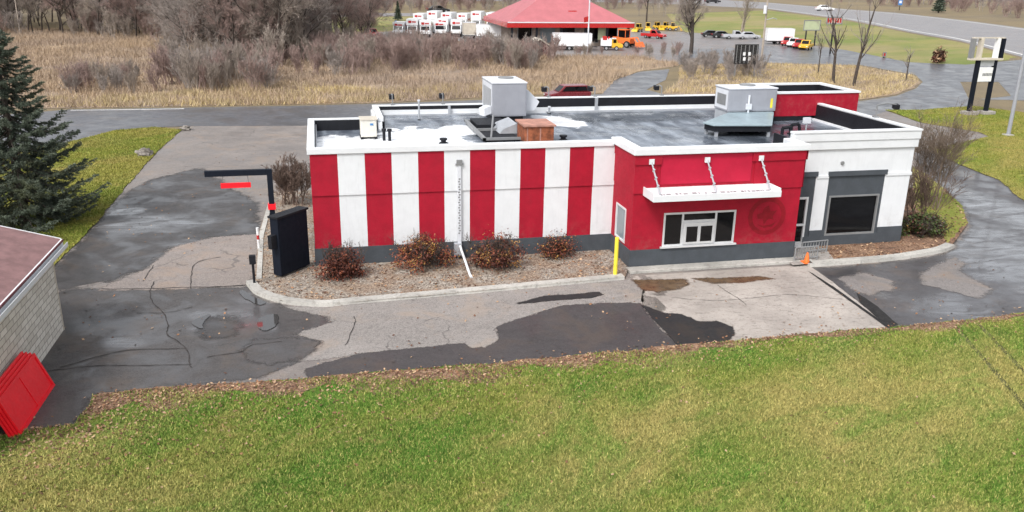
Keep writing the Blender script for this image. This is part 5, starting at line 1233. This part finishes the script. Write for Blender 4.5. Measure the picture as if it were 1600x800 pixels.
# yellow loaders and orange machines
def loader(label, u, v, s, m='vyellow', rz=0):
    r = empty('loader_machine', (0, 0, 0), label, 'loader', 'machines beside the red roofed building')
    b = MB(); b.prism([(-1.8, .6), (1.2, .6), (1.3, 1.3), (.2, 1.4), (-1.8, 1.5)], 'y', -.7, .7); b.build('body', M[m], r, bevel=.04)
    b = MB(); b.box(-.8, .35, -.62, .62, 1.5, 2.5); b.build('cab_glass', M['glass'], r)
    b = MB(); b.box(-.9, .45, -.7, .7, 2.5, 2.6)
    for x in (-.85, .36):
        for y in (-.66, .6): b.box(x, x+.06, y, y+.06, 1.42, 2.5)
    b.build('cab_frame', M[m], r)
    for y in (-.5, .5):
        b = MB(); b.path([(.6, y, 1.3), (1.8, y, 1.5), (2.4, y, .6)], .09, 6); b.build('arm', M[m], r)
    b = MB(); b.prism([(2.3, .2), (3.0, .2), (2.5, .9), (2.3, .9)], 'y', -.95, .95); b.build('bucket', M[m], r)
    wheels(r, (-1.1, .8), 1.75, .5); put(r, u, v, rz, s)
for i, (u, v, m, lb) in enumerate(((997, 50, 'vyellow', 'leftmost yellow machine in the row right of the red roof'), (1012, 48, 'vyellow', 'second yellow machine in the row right of the red roof'), (1027, 47, 'vyellow', 'third yellow machine in the row right of the red roof'), (1041, 47, 'vyellow', 'fourth yellow machine in the row right of the red roof'), (1052, 48, 'vyellow', 'rightmost yellow machine near the rounded bare tree'))):
    loader(lb, u, v, .72, m, .5*i-2.4)
loader('orange machine with raised cab before the right side of the red roofed building', 976, 74, 1.2, 'orange', -.9)

# ------------------------------------------------------------------ red roofed building behind
e0, e1 = G(800, 76), G(985, 76)
r = empty('pavilion_building', G(893, 66), 'low building under a broad faded red pyramid roof with deep eaves', 'building')
yc = 113.0
pl = onY(793, 36, 112); pr_ = onY(991, 37, 112); ze = pl[2]
xL, xR = pl[0], pr_[0]; W = xR-xL; xm = (xL+xR)/2; D = W*.95; y0 = 112; y1_ = y0+D; ym = (y0+y1_)/2
hr = W*.36
b = MB()
b.add([(xL, y0, ze), (xR, y0, ze), (xR, y1_, ze), (xL, y1_, ze), (xL+W*.28, y0+D*.28, ze+hr*.42), (xR-W*.28, y0+D*.28, ze+hr*.42), (xR-W*.28, y1_-D*.28, ze+hr*.42), (xL+W*.28, y1_-D*.28, ze+hr*.42), (xm, ym, ze+hr)],
      [(0, 1, 5, 4), (1, 2, 6, 5), (2, 3, 7, 6), (3, 0, 4, 7), (4, 5, 8), (5, 6, 8), (6, 7, 8), (7, 4, 8), (3, 2, 1, 0)])
b.build('roof', M['pinkroof'], r)
b = MB(); b.box(xL, xR, y0-.06, y0-.002, ze-.75, ze+.12); b.box(xL-.06, xL-.002, y0, y1_, ze-.75, ze+.12); b.box(xR+.002, xR+.06, y0, y1_, ze-.75, ze+.12); b.build('fascia', M['vred'], r)
b = MB(); b.box(xL, xR, y0-.10, y0-.062, ze+.02, ze+.2); b.build('gutter', M['coping'], r)
b = MB(); b.box(xL+2.4, xR-2.4, y0+2.6, y1_-2.5, 0, ze-.01); b.build('wall', M['stone'], r)
for q in (.02, .22, .42, .62, .80, .98):
    x = xL+.3+(W-.9)*q; b = MB(); b.box(x, x+.35, y0+.3, y0+.65, 0, ze-.01); b.build('column', M['black'], r)
for q, wd, hh, m in ((.16, 2.4, 2.4, 'glass'), (.34, 2.6, 2.4, 'paleglass'), (.50, 2.6, 2.4, 'glass'), (.70, 2.2, 2.5, 'glass'), (.86, 1.9, 2.6, 'glass')):
    x = xL+W*q; wo = MB().box(x-wd/2-.1, x+wd/2+.1, y0+2.52, y0+2.598, .6, hh+.9).build('window', M['greyframe'], r)
    MB().box(x-wd/2, x+wd/2, y0+2.49, y0+2.519, .7, hh+.8).build('pane', M[m], wo)
x = onY(942, 50, 113.4)[0]; MB().box(x-.9, x+.9, 113.4, 113.46, 1.2, 3.6).build('poster', M['greensign'], r)
fl = onY(907, 26, 103); MB().box(fl[0]+1.5, fl[0]+3.0, 115.2, 115.3, ze+1.2, ze+2.0).build('roof_badge', M['vred'], r)
# small gabled shed roof in front
p = G(843, 88); r = empty('garden_shed', p, 'small shed with pale gabled roof half hidden in the brown thicket', 'shed')
b = MB(); b.prism([(p[0]-1.6, 0), (p[0]+1.6, 0), (p[0]+1.6, 1.5), (p[0], 2.5), (p[0]-1.6, 1.5)], 'y', p[1], p[1]+3); b.build('wall', M['maroon'], r)
b = MB(); b.prism([(p[0]-2.0, 1.32), (p[0], 2.55), (p[0]+2.0, 1.32), (p[0]+2.0, 1.47), (p[0], 2.72), (p[0]-2.0, 1.47)], 'y', p[1]-.4, p[1]+3.3); b.build('roof', M['beige'], r)
b = MB(); b.box(p[0]-.5, p[0]+.5, p[1]-.03, p[1]-.002, 0, 1.6); b.build('door', M['vblack'], r)

# ------------------------------------------------------------------ poles and signs
def pole(u, v, vt, rad, m, label, cat, name, lamp=False):
    p = G(u, v); zt = max(4, onY(u, vt, p[1])[2]); r = empty(name, p, label, cat)
    b = MB(); b.tube(p, (p[0], p[1], zt), rad, rad*.6, 10); b.build('shaft', M[m], r)
    b = MB(); b.box(p[0]-rad*2, p[0]+rad*2, p[1]-rad*2, p[1]+rad*2, 0, .12); b.build('foot', M['curb'], r)
    return r, p, zt
r, p, zt = pole(918, 82, -25, .14, 'aclight', 'pale flagpole in front of the red roofed building', 'flagpole', 'flagpole')
b = MB(); b.add([(p[0]-.1, p[1]-.02, zt-5.0), (p[0]-.9, p[1]-.1, zt-5.2), (p[0]-.85, p[1]-.1, zt-6.0), (p[0]-.1, p[1]-.02, zt-5.9)], [(0, 1, 2, 3)]); b.build('flag', M['vred'], r)
r, p, zt = pole(1187, 118, -20, .16, 'wood', 'tan wooden utility pole beside the dark price sign', 'utility pole', 'utility_pole')
b = MB(); b.box(p[0]-1.1, p[0]+1.1, p[1]-.06, p[1]+.06, zt-.8, zt-.65); b.build('crossarm', M['wood'], r); b = MB(); b.tube((p[0]-.3, p[1]-.2, zt-3.2), (p[0]-.3, p[1]-.2, zt-2.2), .22); b.build('transformer', M['aclight'], r)
b = MB(); b.path([(p[0], p[1], 7.0), (p[0]+1.0, p[1], 7.25), (p[0]+1.6, p[1], 7.1)], .05, 6); b.build('lamp_arm', M['galv'], r)
r, p, zt = pole(1575, 212, -30, .16, 'acgrey', 'pale grey lamp pole at the right edge beside the tall pylon sign', 'lamp pole', 'lamp_pole')
b = MB(); b.path([(p[0], p[1], zt-.2), (p[0]+.9, p[1], zt+.2), (p[0]+1.6, p[1], zt+.2)], .05, 6); b.build('arm', M['aclight'], r)
for i, (u, v, lb) in enumerate(((32, 52, 'grey utility pole far left in front of the bare wood'), (406, 60, 'grey utility pole in the bare wood near the truck yard'), (820, 20, 'grey utility pole behind the left slope of the red roof'))):
    r, p, zt = pole(u, v, -40, .14, 'wood', lb, 'utility pole', 'utility_pole'); b = MB(); b.box(p[0]-1.0, p[0]+1.0, p[1]-.05, p[1]+.05, zt-.7, zt-.58); b.build('crossarm', M['wood'], r)
pa, pb_ = G(32, 52), G(406, 60)
for i, (dz, lb) in enumerate(((11.6, 'upper overhead wire across the bare wood'), (9.4, 'lower overhead wire across the bare wood'))):
    b = MB(); d = pb_-pa; pts = [pa-d*.9+d*2.4*t/24+np.array((0, 0, dz-1.2*math.sin(PI*((2.4*t/24-.9) % 1.0)))) for t in range(25)]
    b.path(pts, .03, 4); tag(b.build('overhead_wire', M['aclight']), lb, 'wire')
# dark price sign
p0 = G(1150, 122); yb = p0[1]
a = onY(1147, 100, yb); c = onY(1185, 69, yb)
r = empty('price_sign', p0, 'dark board sign with small white figures on the grass island', 'sign')
b = MB(); b.box(a[0], c[0], yb-.15, yb+.15, a[2], c[2]); b.build('board', M['vblack'], r)
for x in (a[0]+.1, c[0]-.25):
    b = MB(); b.box(x, x+.16, yb-.08, yb+.08, 0, a[2]); b.build('post', M['greyframe'], r)
b = MB()
for u, v in ((1163, 84), (1171, 84), (1163, 92), (1171, 92)):
    q = onY(u, v, yb-.16); MB().box(q[0]-.17, q[0]+.17, yb-.17, yb-.151, q[2]-.22, q[2]+.2).build('figure', M['vwhite'], r)
b = MB()
for i in range(6): x = a[0]+.15+i*(c[0]-a[0]-.3)/5; b.box(x-.04, x+.04, yb-.165, yb-.151, a[2]+.1, c[2]-.1)
b.build('divider', M['greyframe'], r)
# pale green board on posts, red lettered sign, blue sign
def board_sign(name, label, u0, u1, v0, v1, ub, vb, m, posts, marks=None):
    p0 = G(ub, vb); yb = p0[1]; a = onY(u0, v1, yb); c = onY(u1, v0, yb); r = empty(name, p0, label, 'sign')
    b = MB(); b.box(a[0], c[0], yb-.1, yb+.1, a[2], c[2]); b.build('board', M[m], r)
    b = MB(); frame(b, a[0]-.08, c[0]+.08, a[2]-.08, c[2]+.08, yb-.14, yb-.101, .16); b.build('frame', M['greyframe'], r)
    for q in posts:
        x = a[0]+(c[0]-a[0])*q; b = MB(); b.box(x-.12, x+.12, yb-.08, yb+.08, 0, a[2]); b.build('post', M['vblack'], r)
    if marks:
        b = MB()
        for (qu0, qu1, qv0, qv1) in marks:
            b.box(a[0]+(c[0]-a[0])*qu0, a[0]+(c[0]-a[0])*qu1, yb-.12, yb-.101, a[2]+(c[2]-a[2])*qv0, a[2]+(c[2]-a[2])*qv1)
        b.build('marking', M['vred' if m == 'beige' else 'vwhite'], r)
    return r
board_sign('board_sign', 'pale green board sign on two dark posts above the small trucks', 1255, 1282, 32, 47, 1268, 72, 'greensign', (.2, .8))
board_sign('lettered_sign', 'sign with red lettering behind the tall bare island trees', 1291, 1316, 27, 37, 1304, 84, 'beige', (.5,), [(.04+.16*i, .15+.16*i, .15, .85) for i in range(6)])
board_sign('road_sign', 'small blue road sign at the far side of the highway', 1403, 1411, -2, 8, 1407, 16, 'bluesign', (.5,), [(.2, .8, .3, .7)])
board_sign('marker_sign', 'small square red marker on the green verge', 1379, 1384, 82, 88, 1381.5, 90, 'vred', (.5,))
# pylon sign
pL, pR = G(1507, 178), G(1545, 180); ym_ = (pL[1]+pR[1])/2
xL_, xR_ = pL[0], pR[0]
def Zp(v): return onY(1540, v, ym_)[2]
r = empty('pylon_sign', ((xL_+xR_)/2, ym_, 0), 'tall dark two post pylon sign with white panel and empty top frame', 'sign')
for x in (xL_, xR_):
    b = MB(); b.box(x-.16, x+.16, ym_-.16, ym_+.16, .3, Zp(91)); b.build('post', M['navy'], r)
    b = MB(); b.box(x-.55, x+.75, ym_-.5, ym_+.5, 0, .35); b.build('footing', M['walk'], r, bevel=.04)
zb, z1_, z2_, z3_, zt_ = Zp(127), Zp(105), Zp(103), Zp(92), Zp(60)
b = MB(); b.box(xL_+.17, xR_-.17, ym_-.14, ym_+.14, zb, z1_); b.build('white_panel', M['vwhite'], r)
b = MB(); zc_ = (zb+z1_)/2
for i in range(7): x = xL_+.62+i*.16; b.box(x, x+.12, ym_-.15, ym_-.141, zc_-.14, zc_+.12)
b.build('lettering', M['greyframe'], r)
b = MB(); b.box(xL_+.17, xR_-.17, ym_-.12, ym_+.12, z2_, z3_-.12); b.build('grey_panel', M['galv'], r)
b = MB(); b.box(xL_-1.0, xR_+.6, ym_-.3, ym_+.3, z3_-.1, z3_+.08); b.build('shelf_beam', M['beige'], r)
for x, m in ((xL_-.9, 'greyframe'), (xL_-.05, 'beige'), (xR_-.1, 'vwhite'), (xR_+.45, 'navy')):
    b = MB(); b.box(x-.12, x+.12, ym_-.25, ym_+.25, z3_+.081, zt_); b.build('frame_post', M[m], r)
b = MB(); b.box(xL_-1.02, xR_+.6, ym_-.12, ym_+.12, zt_+.001, zt_+.1); b.build('top_rail', M['beige'], r)
# tan shrub on the verge
p = G(1466, 98); leafy_bush('verge_shrub', 'brown shrub alone on the green verge by the highway', 'bush', p[0], p[1], 0, 2.4, 2, 2.2, 21, ['litter1', 'litter2', 'ldark'], 1200, None, .3)

# ------------------------------------------------------------------ camera, sky and sun
cam = bpy.data.cameras.new('camera'); co = bpy.data.objects.new('camera', cam); COL.objects.link(co)
co.matrix_world = Matrix(((RT[0], UP[0], -FW[0], CAM[0]), (RT[1], UP[1], -FW[1], CAM[1]), (RT[2], UP[2], -FW[2], CAM[2]), (0, 0, 0, 1)))
cam.sensor_width = 36; cam.lens = F/1600*36; cam.clip_start = .2; cam.clip_end = 4000
sc.camera = co
SUN_EL, SUN_AZ = math.radians(50), math.radians(226)     # azimuth clockwise from +Y
sd = Vector((math.sin(SUN_AZ)*math.cos(SUN_EL), math.cos(SUN_AZ)*math.cos(SUN_EL), math.sin(SUN_EL)))
sun = bpy.data.lights.new('sun', 'SUN'); sun.energy = 1.15; sun.angle = math.radians(12); sun.color = (1, .97, .93)
so = bpy.data.objects.new('sun', sun); COL.objects.link(so); so.rotation_euler = sd.to_track_quat('Z', 'Y').to_euler(); so.location = (0, -30, 60)
wd = bpy.data.worlds.new('World'); sc.world = wd; wd.use_nodes = True; nt = wd.node_tree
sky = nt.nodes.new('ShaderNodeTexSky'); sky.sky_type = 'NISHITA'; sky.sun_disc = False; sky.sun_elevation = SUN_EL; sky.sun_rotation = SUN_AZ
sky.air_density = 1.0; sky.dust_density = 4.0; sky.ozone_density = 1.0
hs = nt.nodes.new('ShaderNodeHueSaturation'); hs.inputs['Saturation'].default_value = .22
nt.links.new(sky.outputs[0], hs.inputs['Color']); bg = nt.nodes['Background']; nt.links.new(hs.outputs[0], bg.inputs['Color']); bg.inputs['Strength'].default_value = .15
vs_ = sc.view_settings; vs_.view_transform = 'Standard'; vs_.look = 'None'; vs_.gamma = 1; vs_.use_curve_mapping = False; vs_.exposure = 0.72
